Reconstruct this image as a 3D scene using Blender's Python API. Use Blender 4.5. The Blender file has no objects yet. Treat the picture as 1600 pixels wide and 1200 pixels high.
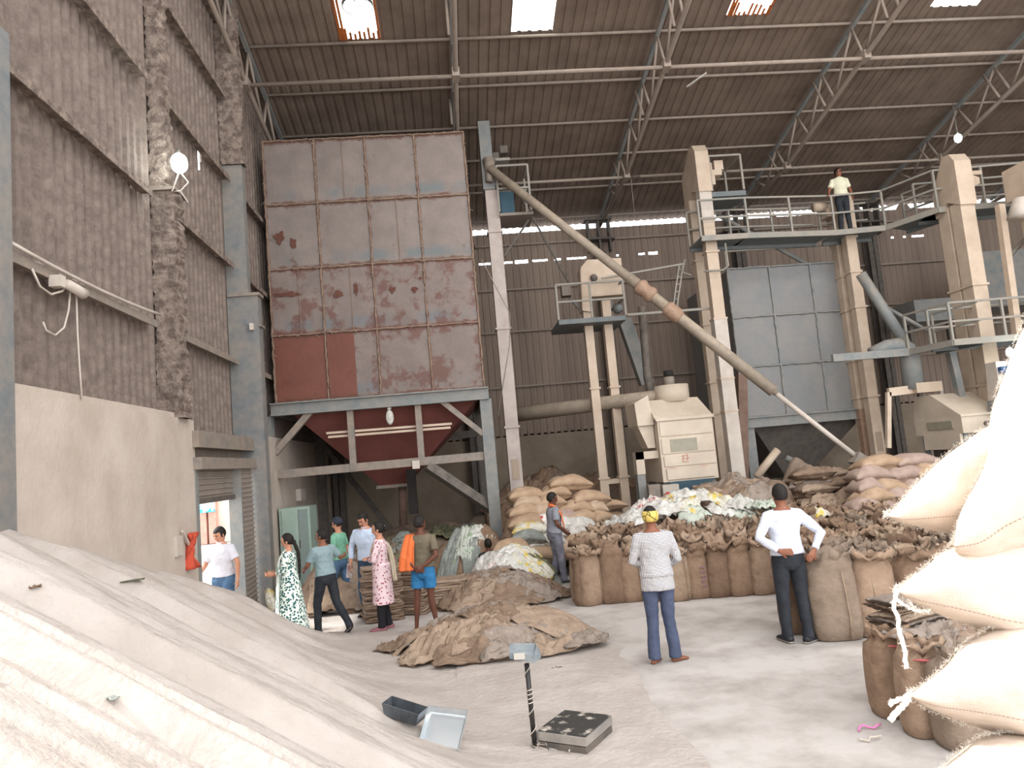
import bpy, bmesh, math, random
import numpy as np
from mathutils import Vector, Matrix, noise as mnoise
R_ = math.radians
random.seed(7)
S = bpy.context.scene
COL = S.collection

# ------------------------------------------------------------------ camera
FPX, PITCH, ROLL, YAW, CAMZ = 1140.0, R_(5.95), R_(-5.0), R_(4.75), 2.35
def _axes():
    F = Vector((math.sin(YAW)*math.cos(PITCH), math.cos(YAW)*math.cos(PITCH), math.sin(PITCH)))
    r = Vector((math.cos(YAW), -math.sin(YAW), 0)); u = r.cross(F)
    c, s = math.cos(ROLL), math.sin(ROLL)
    return c*r+s*u, -s*r+c*u, F
AX = _axes()
def P(px, py, X=None, Y=None, Z=None):
    """world point seen at a photo pixel, at a known X, Y or Z"""
    d = AX[0]*((px-800)/FPX) + AX[1]*(-(py-600)/FPX) + AX[2]
    t = X/d.x if X is not None else (Y/d.y if Y is not None else (Z-CAMZ)/d.z)
    return Vector((0, 0, CAMZ)) + d*t
cam = bpy.data.objects.new('camera', bpy.data.cameras.new('camera')); COL.objects.link(cam)
cam.data.sensor_width = 36; cam.data.lens = 36*FPX/1600; cam.data.clip_start = .05; cam.data.clip_end = 300
mm = Matrix((AX[0], AX[1], -AX[2])).transposed().to_4x4(); mm.translation = (0, 0, CAMZ)
cam.matrix_world = mm
S.camera = cam

# ------------------------------------------------------------------ light
w = bpy.data.worlds.new('world'); S.world = w; w.use_nodes = True
w.node_tree.nodes['Background'].inputs[0].default_value = (.93, .96, 1, 1)
w.node_tree.nodes['Background'].inputs[1].default_value = 2.1
def area(name, loc, rot, sx, sy, power, col=(1, .97, .94)):
    l = bpy.data.lights.new(name, 'AREA'); l.shape = 'RECTANGLE'; l.size = sx; l.size_y = sy
    l.energy = power; l.color = col
    o = bpy.data.objects.new(name, l); COL.objects.link(o); o.location = loc; o.rotation_euler = rot
    return o
sun = bpy.data.lights.new('sun', 'SUN'); sun.energy = 4.6; sun.angle = R_(4); sun.color = (1, .97, .93)
so = bpy.data.objects.new('sun', sun); COL.objects.link(so)
so.rotation_euler = Vector((.70, -.14, -.70)).to_track_quat('-Z', 'Y').to_euler()
# daylight entering through the open front of the shed, behind the camera
area('daylight_front', (8, -1.5, 6.0), (R_(90), 0, 0), 20, 9, 750, (1, .98, .96))
# added fill lamp, unseen, under the roof over the middle of the shed
area('fill_under_roof', (6, 9.5, 12.6), (0, 0, 0), 16, 3, 600, (1, .98, .96))
S.view_settings.view_transform = 'Standard'; S.view_settings.look = 'None'
S.view_settings.exposure = 0.5; S.view_settings.gamma = 1; S.view_settings.use_curve_mapping = False

# ------------------------------------------------------------------ materials
def lin(h):
    h = h.lstrip('#'); v = [int(h[i:i+2], 16)/255 for i in (0, 2, 4)]
    return tuple((c/12.92 if c <= .04045 else ((c+.055)/1.055)**2.4) for c in v)+(1,)
MATS = {}
def mat(name, col, col2=None, scale=4, rough=.85, bump=0, bscale=60, metal=0, dust=0, dustcol='#a89888',
        weave=0, streak=False, detail=4, contrast=(.35, .65), wrinkle=0, wscale=6, trans=0, spec=.3, emit=0):
    if name in MATS: return MATS[name]
    m = bpy.data.materials.new(name); m.use_nodes = True; nt = m.node_tree; N = nt.nodes; L = nt.links
    b = N['Principled BSDF']; b.inputs['Roughness'].default_value = rough; b.inputs['Metallic'].default_value = metal
    b.inputs['Specular IOR Level'].default_value = spec
    tc = N.new('ShaderNodeTexCoord'); src = tc.outputs['Object']
    if streak:
        mp = N.new('ShaderNodeMapping'); mp.inputs['Scale'].default_value = (1, 1, .12); L.new(src, mp.inputs[0]); src2 = mp.outputs[0]
    else: src2 = src
    cur = None
    c1 = lin(col)
    rgb = N.new('ShaderNodeRGB'); rgb.outputs[0].default_value = c1; cur = rgb.outputs[0]
    def mix(a, bcol, fac):
        mx = N.new('ShaderNodeMix'); mx.data_type = 'RGBA'; L.new(a, mx.inputs[6])
        if isinstance(bcol, tuple): mx.inputs[7].default_value = bcol
        else: L.new(bcol, mx.inputs[7])
        L.new(fac, mx.inputs[0]); return mx.outputs[2]
    def nz(sc, lo, hi, s=src2, d=detail):
        n = N.new('ShaderNodeTexNoise'); n.inputs['Scale'].default_value = sc; n.inputs['Detail'].default_value = d
        n.inputs['Roughness'].default_value = .62; L.new(s, n.inputs['Vector'])
        mr = N.new('ShaderNodeMapRange'); mr.inputs[1].default_value = lo; mr.inputs[2].default_value = hi; L.new(n.outputs[0], mr.inputs[0])
        return mr.outputs[0], n.outputs[0]
    if col2:
        f, _ = nz(scale, *contrast); cur = mix(cur, lin(col2), f)
    if dust:
        g = N.new('ShaderNodeNewGeometry'); sp = N.new('ShaderNodeSeparateXYZ'); L.new(g.outputs['Normal'], sp.inputs[0])
        mr = N.new('ShaderNodeMapRange'); mr.inputs[1].default_value = -.2; mr.inputs[2].default_value = .9
        mr.inputs[3].default_value = .35*dust; mr.inputs[4].default_value = min(1, 1.25*dust); L.new(sp.outputs[2], mr.inputs[0])
        f, _ = nz(7, .3, .6, src, 6)
        mu = N.new('ShaderNodeMath'); mu.operation = 'MULTIPLY'; L.new(mr.outputs[0], mu.inputs[0]); L.new(f, mu.inputs[1])
        cur = mix(cur, lin(dustcol), mu.outputs[0])
    L.new(cur, b.inputs['Base Color'])
    h = None
    def addh(a, k):
        nonlocal h
        mu = N.new('ShaderNodeMath'); mu.operation = 'MULTIPLY'; mu.inputs[1].default_value = k; L.new(a, mu.inputs[0])
        if h is None: h = mu.outputs[0]
        else:
            ad = N.new('ShaderNodeMath'); L.new(h, ad.inputs[0]); L.new(mu.outputs[0], ad.inputs[1]); h = ad.outputs[0]
    if bump: addh(nz(bscale, 0, 1, src)[1], bump)
    if wrinkle: addh(nz(wscale, 0, 1, src, 2)[1], wrinkle)
    if weave:
        for ax in ('X', 'Z'):
            wv = N.new('ShaderNodeTexWave'); wv.bands_direction = ax; wv.inputs['Scale'].default_value = weave
            wv.inputs['Distortion'].default_value = 1.5; L.new(src, wv.inputs[0]); addh(wv.outputs[1], .0003)
    if h is not None:
        bp = N.new('ShaderNodeBump'); bp.inputs['Distance'].default_value = 1; bp.inputs['Strength'].default_value = 1
        L.new(h, bp.inputs['Height']); L.new(bp.outputs[0], b.inputs['Normal'])
    if trans:
        b.inputs['Transmission Weight'].default_value = trans
    if emit:
        b.inputs['Emission Color'].default_value = c1; b.inputs['Emission Strength'].default_value = emit
    MATS[name] = m; return m

def checks(name, base, line, sx=24, sz=24, th=.82):
    m = bpy.data.materials.new(name); m.use_nodes = True; nt = m.node_tree; N = nt.nodes; L = nt.links
    b = N['Principled BSDF']; b.inputs['Roughness'].default_value = .85
    tc = N.new('ShaderNodeTexCoord'); outs = []
    for ax, s in (('X', sx), ('Z', sz)):
        wv = N.new('ShaderNodeTexWave'); wv.bands_direction = ax; wv.inputs['Scale'].default_value = s/ (math.pi*1.0)/2
        wv.inputs['Distortion'].default_value = .2; L.new(tc.outputs['Object'], wv.inputs[0])
        mr = N.new('ShaderNodeMapRange'); mr.inputs[1].default_value = th-.12; mr.inputs[2].default_value = th+.05; L.new(wv.outputs[1], mr.inputs[0]); outs.append(mr.outputs[0])
    ad = N.new('ShaderNodeMath'); ad.operation = 'ADD'; ad.use_clamp = True; L.new(outs[0], ad.inputs[0]); L.new(outs[1], ad.inputs[1])
    mx = N.new('ShaderNodeMix'); mx.data_type = 'RGBA'; mx.inputs[6].default_value = lin(base); mx.inputs[7].default_value = lin(line)
    L.new(ad.outputs[0], mx.inputs[0]); L.new(mx.outputs[2], b.inputs['Base Color'])
    n = N.new('ShaderNodeTexNoise'); n.inputs['Scale'].default_value = 9; L.new(tc.outputs['Object'], n.inputs[0])
    bp = N.new('ShaderNodeBump'); bp.inputs['Distance'].default_value = .03; L.new(n.outputs[0], bp.inputs['Height']); L.new(bp.outputs[0], b.inputs['Normal'])
    return m
def spots(name, base, c2, scale=18, c3=None, th=(.08, .16)):
    m = bpy.data.materials.new(name); m.use_nodes = True; nt = m.node_tree; N = nt.nodes; L = nt.links
    b = N['Principled BSDF']; b.inputs['Roughness'].default_value = .85
    tc = N.new('ShaderNodeTexCoord'); v = N.new('ShaderNodeTexVoronoi'); v.inputs['Scale'].default_value = scale; v.feature = 'DISTANCE_TO_EDGE' if c3 == 'edge' else 'F1'
    L.new(tc.outputs['Object'], v.inputs['Vector'])
    mr = N.new('ShaderNodeMapRange'); mr.inputs[1].default_value = th[0]; mr.inputs[2].default_value = th[1]; L.new(v.outputs[0], mr.inputs[0])
    mx = N.new('ShaderNodeMix'); mx.data_type = 'RGBA'; mx.inputs[6].default_value = lin(c2); mx.inputs[7].default_value = lin(base)
    L.new(mr.outputs[0], mx.inputs[0]); L.new(mx.outputs[2], b.inputs['Base Color'])
    return m

DUST = '#9d8b7c'
m_sheet = mat('dusty_sheet_wall', '#6c5f58', '#8b7d73', 6.5, .9, bump=.03, bscale=17, dust=.6, dustcol='#8f8076', detail=8, contrast=(.38, .66))
m_roof = mat('roof_sheet', '#6c5d52', '#7f6f62', 1.2, .75, bump=.004, bscale=30, dust=.1, dustcol='#857468')
m_back = mat('back_sheet', '#85756a', '#968577', 1.4, .8, bump=.004, bscale=30, streak=True)
m_mason = mat('plaster', '#c3b6aa', '#b2a497', 1.3, .9, bump=.01, bscale=14, detail=6)
m_masonb = mat('back_plaster', '#9c8d7c', '#857767', 1.1, .95, bump=.01, bscale=10, detail=6)
m_floor = mat('dusty_concrete', '#bab3ad', '#9c938c', 1.5, .9, bump=.008, bscale=9, detail=12, contrast=(.42, .66))
m_out = mat('outside_ground', '#d6d0c8', '#c2bab0', 1, .95)
m_grain = mat('bran_grain', '#b8aea6', '#aa9f96', 1.7, .95, bump=.004, bscale=170, detail=3, wrinkle=.02, wscale=14)
m_steel = mat('dusty_steel', '#86796d', '#75706c', 3, .65, bump=.003, bscale=40, dust=.75)
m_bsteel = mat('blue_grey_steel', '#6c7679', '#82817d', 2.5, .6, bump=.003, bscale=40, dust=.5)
m_colst = mat('column_steel', '#636c71', '#7c7873', 2, .6, bump=.004, bscale=30, dust=.55)
m_caked = mat('caked_column', '#6e6058', '#9a8a7e', 7, .95, bump=.06, bscale=13, detail=9, contrast=(.4, .6))
m_truss = mat('truss_tube', '#94867a', '#86796f', 3, .7, dust=.7, dustcol='#a89a8c')
m_silog = mat('silo_plate_grey', '#6b625e', '#7d7571', 1.1, .5, bump=.003, bscale=12, dust=.3, detail=7, contrast=(.3, .7))
m_silor = mat('silo_plate_rusty', '#72655f', '#66463b', 1.8, .55, detail=8, contrast=(.52, .68), bump=.003, bscale=20)
m_silop = mat('silo_plate_blue', '#696b6d', '#766c67', 1.7, .5, detail=7, contrast=(.35, .6), dust=.25)
m_primer = mat('red_primer', '#7d4a3e', '#6b4036', 2, .7, dust=.15, detail=7)
m_primerd = mat('red_primer_hopper', '#73403a', '#683a34', 2, .7, dust=.1)
m_rust = mat('rusted_angle', '#79604f', '#8f7564', 8, .9, bump=.02, bscale=30, dust=.5)
m_cream = mat('cream_paint', '#c9b6a2', '#b9a591', 2.5, .6, dust=.25, dustcol='#b29c86')
m_white = mat('white_paint', '#c9bfb4', '#b8ada1', 2.5, .6, dust=.3, dustcol='#b2a292')
m_pinkw = mat('greyed_white_paint', '#b9aca4', '#a79a92', 2.5, .6, dust=.3, dustcol='#a59589')
m_mach = mat('machine_cream', '#d0c2b0', '#c0b1a0', 1.5, .6, dust=.35, dustcol='#bca88f')
m_glassd = mat('dusty_window', '#8f8a78', '#9d9684', 4, .4)
m_silo2 = mat('blue_grey_plate', '#76797a', '#827f7c', 1.4, .5, dust=.2)
m_deck = mat('deck_blue', '#5d686b', '#6c7273', 3, .6, dust=.3)
m_rail = mat('rail_steel', '#938b80', '#7f817c', 3, .6, dust=.5)
m_black = mat('black_gap', '#2a2624', rough=.8)
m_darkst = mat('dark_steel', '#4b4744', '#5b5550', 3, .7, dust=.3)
m_shut = mat('shutter_slats', '#9b9188', '#8a8078', 3, .5, dust=.5)
m_pipe = mat('pipe_grey_brown', '#96897a', '#86796b', 3, .6, dust=.6, dustcol='#b5a590')
m_tape = mat('tape_wrap', '#a58a76', '#947763', 9, .7, bump=.01, bscale=20)
JB = [('#937a65', '#7d6552'), ('#9d8570', '#866e5b'), ('#836b58', '#6d5746'), ('#a28c77', '#8a7460'), ('#8c7a6b', '#766657')]
m_jute = [mat('jute_%s' % n, a, b, 5, .95, bump=.006, bscale=70, wrinkle=.03, wscale=7) for n, (a, b) in zip(('tan', 'light', 'dark', 'pale', 'grey'), JB)]
m_fold = [mat('folded_jute_%s' % n, a, b, 6, .95, bump=.008, bscale=60, wrinkle=.03, wscale=10) for n, (a, b) in zip(('tan', 'brown', 'grey'), (('#a48f7b', '#8b7766'), ('#8c7664', '#766252'), ('#998b7f', '#82756b')))]
m_fill = [mat('filled_jute_%s' % n, a, b, 4, .95, bump=.005, bscale=90, wrinkle=.02, wscale=6) for n, (a, b) in zip(('tan', 'pale', 'pinkish'), (('#b59a80', '#a0866d'), ('#bca58e', '#a89079'), ('#ad978a', '#9b8579')))]
m_fg = mat('foreground_jute', '#cbbcae', '#bfaf9f', 9, .95, bump=.0012, bscale=240, weave=70, wrinkle=.03, wscale=7)
m_fgw = mat('foreground_fibre', '#e2d9cc', rough=.95)
m_poly = {n: mat('poly_'+n, a, b, 5, .5, wrinkle=.05, wscale=9, contrast=c) for n, a, b, c in (
    ('white', '#cfccc5', '#b3aea6', (.4, .6)), ('yellow', '#c9ae4a', '#c9c3b4', (.42, .5)), ('green', '#b9bdb0', '#8aa080', (.55, .6)),
    ('red', '#d9d0c8', '#b8363c', (.52, .57)), ('grey', '#8f938c', '#7a7d77', (.4, .6)), ('olive', '#6e6c52', '#5a5d4c', (.4, .6)))}
m_skin = mat('skin_brown', '#8a5a44', '#7e503c', 6, .6)
m_skind = mat('skin_dark', '#6a4334', '#5e3a2d', 6, .6)
m_skinl = mat('skin_light', '#c08a70', '#b27c62', 6, .6)
m_hair = mat('black_hair', '#17130f', '#241e1a', 30, .5, bump=.01, bscale=80)

def silo_mat(name, base, rust, blue, x0, cw, z0, rh, cover=.45):
    """old painted plate: rust along the welded seams, a bare blue-grey band low on each sheet"""
    m = bpy.data.materials.new(name); m.use_nodes = True; nt = m.node_tree; N = nt.nodes; L = nt.links
    b = N['Principled BSDF']; b.inputs['Roughness'].default_value = .55; b.inputs['Specular IOR Level'].default_value = .3
    tc = N.new('ShaderNodeTexCoord'); sp = N.new('ShaderNodeSeparateXYZ'); L.new(tc.outputs['Object'], sp.inputs[0])
    def math_(op, a, c=None):
        n = N.new('ShaderNodeMath'); n.operation = op
        for i, q in enumerate((a, c)):
            if q is None: continue
            if isinstance(q, (int, float)): n.inputs[i].default_value = q
            else: L.new(q, n.inputs[i])
        return n.outputs[0]
    def noise(sc, d=8, sx=(1, 1, 1)):
        mp = N.new('ShaderNodeMapping'); mp.inputs['Scale'].default_value = sx; L.new(tc.outputs['Object'], mp.inputs[0])
        n = N.new('ShaderNodeTexNoise'); n.inputs['Scale'].default_value = sc; n.inputs['Detail'].default_value = d; n.inputs['Roughness'].default_value = .65; L.new(mp.outputs[0], n.inputs[0]); return n.outputs[0]
    def rng(v, a, c, lo=0, hi=1):
        n = N.new('ShaderNodeMapRange'); n.inputs[1].default_value = a; n.inputs[2].default_value = c; n.inputs[3].default_value = lo; n.inputs[4].default_value = hi; L.new(v, n.inputs[0]); return n.outputs[0]
    def mixc(a, c, f):
        n = N.new('ShaderNodeMix'); n.data_type = 'RGBA'; L.new(f, n.inputs[0])
        if isinstance(a, tuple): n.inputs[6].default_value = a
        else: L.new(a, n.inputs[6])
        n.inputs[7].default_value = c; return n.outputs[2]
    fz = math_('FRACT', math_('DIVIDE', math_('SUBTRACT', sp.outputs[2], z0), rh)); fx = math_('FRACT', math_('DIVIDE', math_('SUBTRACT', sp.outputs[0], x0), cw))
    ez = math_('MINIMUM', fz, math_('SUBTRACT', 1, fz)); ex = math_('MINIMUM', fx, math_('SUBTRACT', 1, fx)); e = math_('MINIMUM', ez, math_('MULTIPLY', ex, 1.6))
    c = mixc(lin(base), tuple(q*.78 for q in lin(base)[:3])+(1,), rng(noise(2.2), .35, .65))
    band = math_('MULTIPLY', math_('MULTIPLY', rng(fz, .05, .1), rng(fz, .26, .17)), rng(noise(1.1, 3, (1, 1, .3)), .42, .55))
    c = mixc(c, lin(blue), math_('MULTIPLY', band, .8))
    rs = math_('ADD', rng(e, .0, .11, .55, 0), math_('MULTIPLY', noise(5), .9))
    c = mixc(c, lin(rust), math_('MULTIPLY', rng(rs, .72, .9), .85))
    c = mixc(c, lin(rust), math_('MULTIPLY', rng(noise(1.7), 1-cover*.82, 1-cover*.82+.07), .7))
    L.new(c, b.inputs['Base Color'])
    bp = N.new('ShaderNodeBump'); bp.inputs['Distance'].default_value = .01; L.new(noise(20), bp.inputs['Height']); L.new(bp.outputs[0], b.inputs['Normal'])
    return m
# ------------------------------------------------------------------ mesh helpers
def frame(t, ref):
    t = t.normalized(); a = ref - t*ref.dot(t)
    if a.length < 1e-4:
        a = Vector((0, 1, 0)) - t*t.y
        if a.length < 1e-4: a = Vector((1, 0, 0))
    a.normalize(); return a, t.cross(a)
class MB:
    def __init__(s): s.v = []; s.f = []; s.sm = []
    def add(s, vs, fs, smooth=False):
        o = len(s.v); s.v += [Vector(v) for v in vs]
        for f in fs: s.f.append(tuple(i+o for i in f)); s.sm.append(smooth)
        return s
    def box(s, c, d, rot=None, taper=1):
        c = Vector(c); hx, hy, hz = d[0]/2, d[1]/2, d[2]/2
        vs = [Vector((x*hx*(taper if z > 0 else 1), y*hy*(taper if z > 0 else 1), z*hz)) for z in (-1, 1) for y in (-1, 1) for x in (-1, 1)]
        if rot is not None: vs = [rot @ v for v in vs]
        return s.add([c+v for v in vs], [(0, 2, 3, 1), (4, 5, 7, 6), (0, 1, 5, 4), (2, 6, 7, 3), (0, 4, 6, 2), (1, 3, 7, 5)])
    def bb(s, a, b):   # box between corners
        a, b = Vector(a), Vector(b); return s.box((a+b)/2, [abs(q) for q in (b-a)])
    def bar(s, a, b, w, h, ref=(0, 0, 1)):
        a, b = Vector(a), Vector(b); t = b-a; p, q = frame(t, Vector(ref))
        vs = []
        for e in (a, b):
            for i, j in ((-1, -1), (1, -1), (1, 1), (-1, 1)): vs.append(e+p*h/2*j+q*w/2*i)
        return s.add(vs, [(0, 3, 2, 1), (4, 5, 6, 7), (0, 1, 5, 4), (1, 2, 6, 5), (2, 3, 7, 6), (3, 0, 4, 7)])
    def tube(s, pts, r, n=10, cap=True):
        pts = [Vector(p) for p in pts]
        return s.loft(pts, [(r, r) if not isinstance(r, (list, tuple)) else (r[i], r[i]) for i in range(len(pts))], (0.13, .2, 1), n, cap)
    def loft(s, pts, radii, ref=(1, 0, 0), n=14, cap=True, smooth=True, power=1):
        pts = [Vector(p) for p in pts]; k = len(pts); vs = []; ref = Vector(ref); pa = None
        for i, p in enumerate(pts):
            t = (pts[min(i+1, k-1)]-pts[max(i-1, 0)])
            a, b = frame(t, ref if pa is None else pa); pa = a if pa is not None or True else None
            if i == 0: a0 = a
            rx, ry = radii[i]
            for j in range(n):
                th = 2*math.pi*j/n; c, q = math.cos(th), math.sin(th)
                if power != 1:
                    c = math.copysign(abs(c)**power, c); q = math.copysign(abs(q)**power, q)
                vs.append(p+a*rx*c+b*ry*q)
        fs = []
        for i in range(k-1):
            for j in range(n):
                fs.append((i*n+j, i*n+(j+1) % n, (i+1)*n+(j+1) % n, (i+1)*n+j))
        if cap:
            fs.append(tuple(reversed(range(n)))); fs.append(tuple((k-1)*n+j for j in range(n)))
        return s.add(vs, fs, smooth)
    def ball(s, c, r, n=12, m=8):
        c = Vector(c); r = Vector(r) if hasattr(r, '__len__') else Vector((r, r, r)); vs = [c+Vector((0, 0, -r.z))]
        for i in range(1, m):
            ph = -math.pi/2+math.pi*i/m
            for j in range(n):
                th = 2*math.pi*j/n; vs.append(c+Vector((r.x*math.cos(ph)*math.cos(th), r.y*math.cos(ph)*math.sin(th), r.z*math.sin(ph))))
        vs.append(c+Vector((0, 0, r.z))); fs = []
        for j in range(n): fs.append((0, 1+(j+1) % n, 1+j))
        for i in range(m-2):
            for j in range(n): fs.append((1+i*n+j, 1+i*n+(j+1) % n, 1+(i+1)*n+(j+1) % n, 1+(i+1)*n+j))
        for j in range(n): fs.append((1+(m-2)*n+j, 1+(m-2)*n+(j+1) % n, len(vs)-1))
        return s.add(vs, fs, True)
    def grid(s, G, closed=False, smooth=True):   # G: rows of points
        r, c = len(G), len(G[0]); fs = []
        for i in range(r-1):
            for j in range(c-1 if not closed else c): fs.append((i*c+j, i*c+(j+1) % c, (i+1)*c+(j+1) % c, (i+1)*c+j))
        return s.add([p for row in G for p in row], fs, smooth)
    def build(s, name, m, parent=None, loc=None, rz=0, origin=None):
        o_ = Vector(origin) if origin is not None else None
        me = bpy.data.meshes.new(name)
        me.from_pydata([tuple(v-o_) if o_ is not None else tuple(v) for v in s.v], [], s.f)
        me.polygons.foreach_set('use_smooth', s.sm); me.materials.append(m)
        o = bpy.data.objects.new(name, me); COL.objects.link(o)
        if parent is not None: o.parent = parent
        if o_ is not None: o.location = o_
        if loc is not None: o.location = loc
        o.rotation_euler.z = rz
        return o
def tag(o, label=None, cat=None, group=None, kind=None):
    if label: o['label'] = label
    if cat: o['category'] = cat
    if group: o['group'] = group
    if kind: o['kind'] = kind
    return o
def thing(name, loc, label, cat, group=None, rz=0, scale=1):
    o = bpy.data.objects.new(name, None); COL.objects.link(o); o.location = loc; o.rotation_euler.z = rz; o.scale = (scale,)*3
    o.empty_display_size = .1
    return tag(o, label, cat, group)
def part(mb, name, m, root):   # mb in world coordinates, root an unrotated Empty
    return mb.build(name, m, root, origin=None, loc=-Vector(root.location))
def struct(mb, name, m): return tag(mb.build(name, m), kind='structure')
def fbm(x, y, z=0, o=3):
    v = 0; a = 1
    for i in range(o):
        v += a*mnoise.noise(Vector((x, y, z))); x *= 2.1; y *= 2.1; z = z*2.1+3.1; a *= .5
    return v
def corr(O, U, V, W, nu, lo, hi, pitch=.2, depth=.035, holes=()):
    """ribbed sheet: O origin, U/V/W unit vectors (across ribs, along ribs, out), lo/hi functions of u"""
    mb = MB(); O, U, V, W = map(Vector, (O, U, V, W))
    prof = ((0, 0), (.55, 0), (.65, 1), (.9, 1)); us = []
    k = 0
    while k*pitch < nu:
        for a, d in prof:
            u = (k+a)*pitch
            if u <= nu: us.append((u, d*depth))
        k += 1
    us.append((nu, 0))
    for (u0, d0), (u1, d1) in zip(us[:-1], us[1:]):
        um = (u0+u1)/2; segs = [(None, None)]
        cuts = sorted((h[2], h[3]) for h in holes if h[0] <= um <= h[1])
        ranges = []; cur = None
        for c0, c1 in cuts: ranges.append((cur, c0)); cur = c1
        ranges.append((cur, None))
        for a, b in ranges:
            q = []
            for u, d in ((u0, d0), (u1, d1)):
                la = lo(u) if a is None else a; hb = hi(u) if b is None else b
                q.append((O+U*u+V*la+W*d, O+U*u+V*hb+W*d))
            mb.add([q[0][0], q[1][0], q[1][1], q[0][1]], [(0, 1, 2, 3)])
    return mb
# ================================================================== SHED SHELL
XW, YB = -4.2, 23.5
def zroof(y): return 10.05+.225*(23.5-y) if y > 6 else 13.99-.2*(6-y)
# floor
mb = MB(); n = 60
G = [[Vector((-4.3+31*j/n, -7+31*i/n, 0)) for j in range(n+1)] for i in range(n+1)]
struct(mb.grid(G), 'floor', m_floor)
mb = MB().bb((-70, -40, -.3), (-4.3, 60, -.02)); struct(mb, 'floor_outside', m_out)
# left wall: masonry dado, sheet above
mb = MB()
mb.bb((-4.35, 4.2, 0), (-3.9, 11.3, 3.36)); mb.bb((-4.35, 14.45, 0), (-3.95, 23.6, 3.3))
mb.bb((-4.35, 4.2, 3.36), (-3.95, 11.3, 3.44))
struct(mb, 'wall_left', m_mason)
mb = corr((XW, 4.2, 0), (0, 1, 0), (0, 0, 1), (1, 0, 0), 19.3, lambda u: 3.0, lambda u: zroof(u+4.2)-.02, .215, .04,
          holes=[(8.7, 8.78, 7.98, 8.42), (8.78, 8.85, 7.9, 8.16)])
struct(mb, 'wall_left_sheet', m_sheet)
# back wall
struct(MB().bb((-4.35, YB, 0), (26, YB+.35, 3.15)), 'wall_back', m_masonb)
hz = P(800, 410, Y=YB).z
def sl(x0, x1, y0=None, h=.07):
    a, b = P(x0, 410, Y=YB).x+4.2, P(x1, 400, Y=YB).x+4.2; z = hz if y0 is None else y0
    return (a, b, z-h/2, z+h/2)
holes = [sl(745, 765), sl(770, 800), sl(806, 826, h=.12), sl(832, 856), sl(868, 878), sl(886, 900), sl(905, 916), sl(936, 948), sl(963, 967),
         sl(1000, 1010), sl(1013, 1030, h=.1), sl(1396, 1402), sl(1415, 1422), sl(1430, 1448)]
mb = corr((XW, YB, 0), (1, 0, 0), (0, 0, 1), (0, -1, 0), 30.2, lambda u: 3.1, lambda u: 9.83 + (.18 if (u > 14.6 and mnoise.noise(Vector((u*1.7, 0, 0))) > .15) else 0), .22, .024, holes)
struct(mb, 'wall_back_sheet', m_back)
# right wall (behind the stacked bags, out of frame) closes the shed
mb = corr((26, 3.2, 0), (0, 1, 0), (0, 0, 1), (-1, 0, 0), 20.4, lambda u: 0, lambda u: zroof(u+3.2)-.02, .4, .05)
struct(mb, 'wall_right', m_back)
# roof with openings for the roof lights
SK = []
for n_, (x0, x1, y0, y1) in enumerate(((-1.85, -.95, 13.4, 15.40), (1.95, 2.92, 13.4, 15.36), (6.86, 7.85, 13.3, 15.14), (11.75, 12.85, 13.2, 15.12))):
    SK.append((x0, x1, y0, y1))
for x0, x1, _, _ in SK[:4]: SK.append((x0, x1, 8.2, 10.6))  # second row of openings, unseen, added to account for the fill lamp
def sv(y): return (23.6-y)/math.cos(math.atan(.225))
SL = Vector((0, -math.cos(math.atan(.225)), math.sin(math.atan(.225))))
O_ = Vector((XW-.2, 23.6, zroof(23.6)))
mb = corr(O_, (1, 0, 0), SL, (0, math.sin(math.atan(.225)), math.cos(math.atan(.225))), 30.6, lambda u: 0, lambda u: sv(6.0), .235, .028,
          holes=[(a-O_.x, b-O_.x, sv(d), sv(c)) for a, b, c, d in SK])
SL2 = Vector((0, -.9806, -.1961))
m2 = corr((XW-.2, 6, zroof(6)), (1, 0, 0), SL2, (0, -.1961, .9806), 30.6, lambda u: 0, lambda u: 2.9, .47, .05)
mb.add(m2.v, m2.f); struct(mb, 'ceiling', m_roof)
m_fr = bpy.data.materials.new('roof_light_sheet'); m_fr.use_nodes = True
_n = m_fr.node_tree.nodes; _l = m_fr.node_tree.links; _t = _n.new('ShaderNodeBsdfTranslucent'); _t.inputs[0].default_value = (.95, .95, .93, 1)
_tr = _n.new('ShaderNodeBsdfTransparent'); _mx = _n.new('ShaderNodeMixShader'); _mx.inputs[0].default_value = .5
_l.new(_t.outputs[0], _mx.inputs[1]); _l.new(_tr.outputs[0], _mx.inputs[2]); _l.new(_mx.outputs[0], _n['Material Output'].inputs[0])
for i, (a, b, c, d) in enumerate(SK):
    mb = corr((a, d, zroof(d)+.05), (1, 0, 0), SL, (0, 0, 1), b-a, lambda u: 0, lambda u: (d-c)*1.02, .12, .02)
    struct(mb, 'window_%d' % (i+1), m_fr)
    if i in (0, 2):  # rusted ragged edge strips round two of the openings
        mb = MB(); random.seed(i)
        for k in range(9):
            x = a+(b-a)*(k+.5)/9; L = random.uniform(.08, .38)
            mb.bar((x, d, zroof(d)-.01), (x, d-L, zroof(d-L)-.01), .05, .01)
        for xx in (a+.03, b-.03, a+.1):
            mb.bar((xx, d, zroof(d)-.015), (xx, c, zroof(c)-.015), .05, .012)
        struct(mb, 'trim_rusty_edge_%d' % (i+1), mat('rust_orange', '#8a4a22', '#b5652c', 9, .8))
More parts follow.
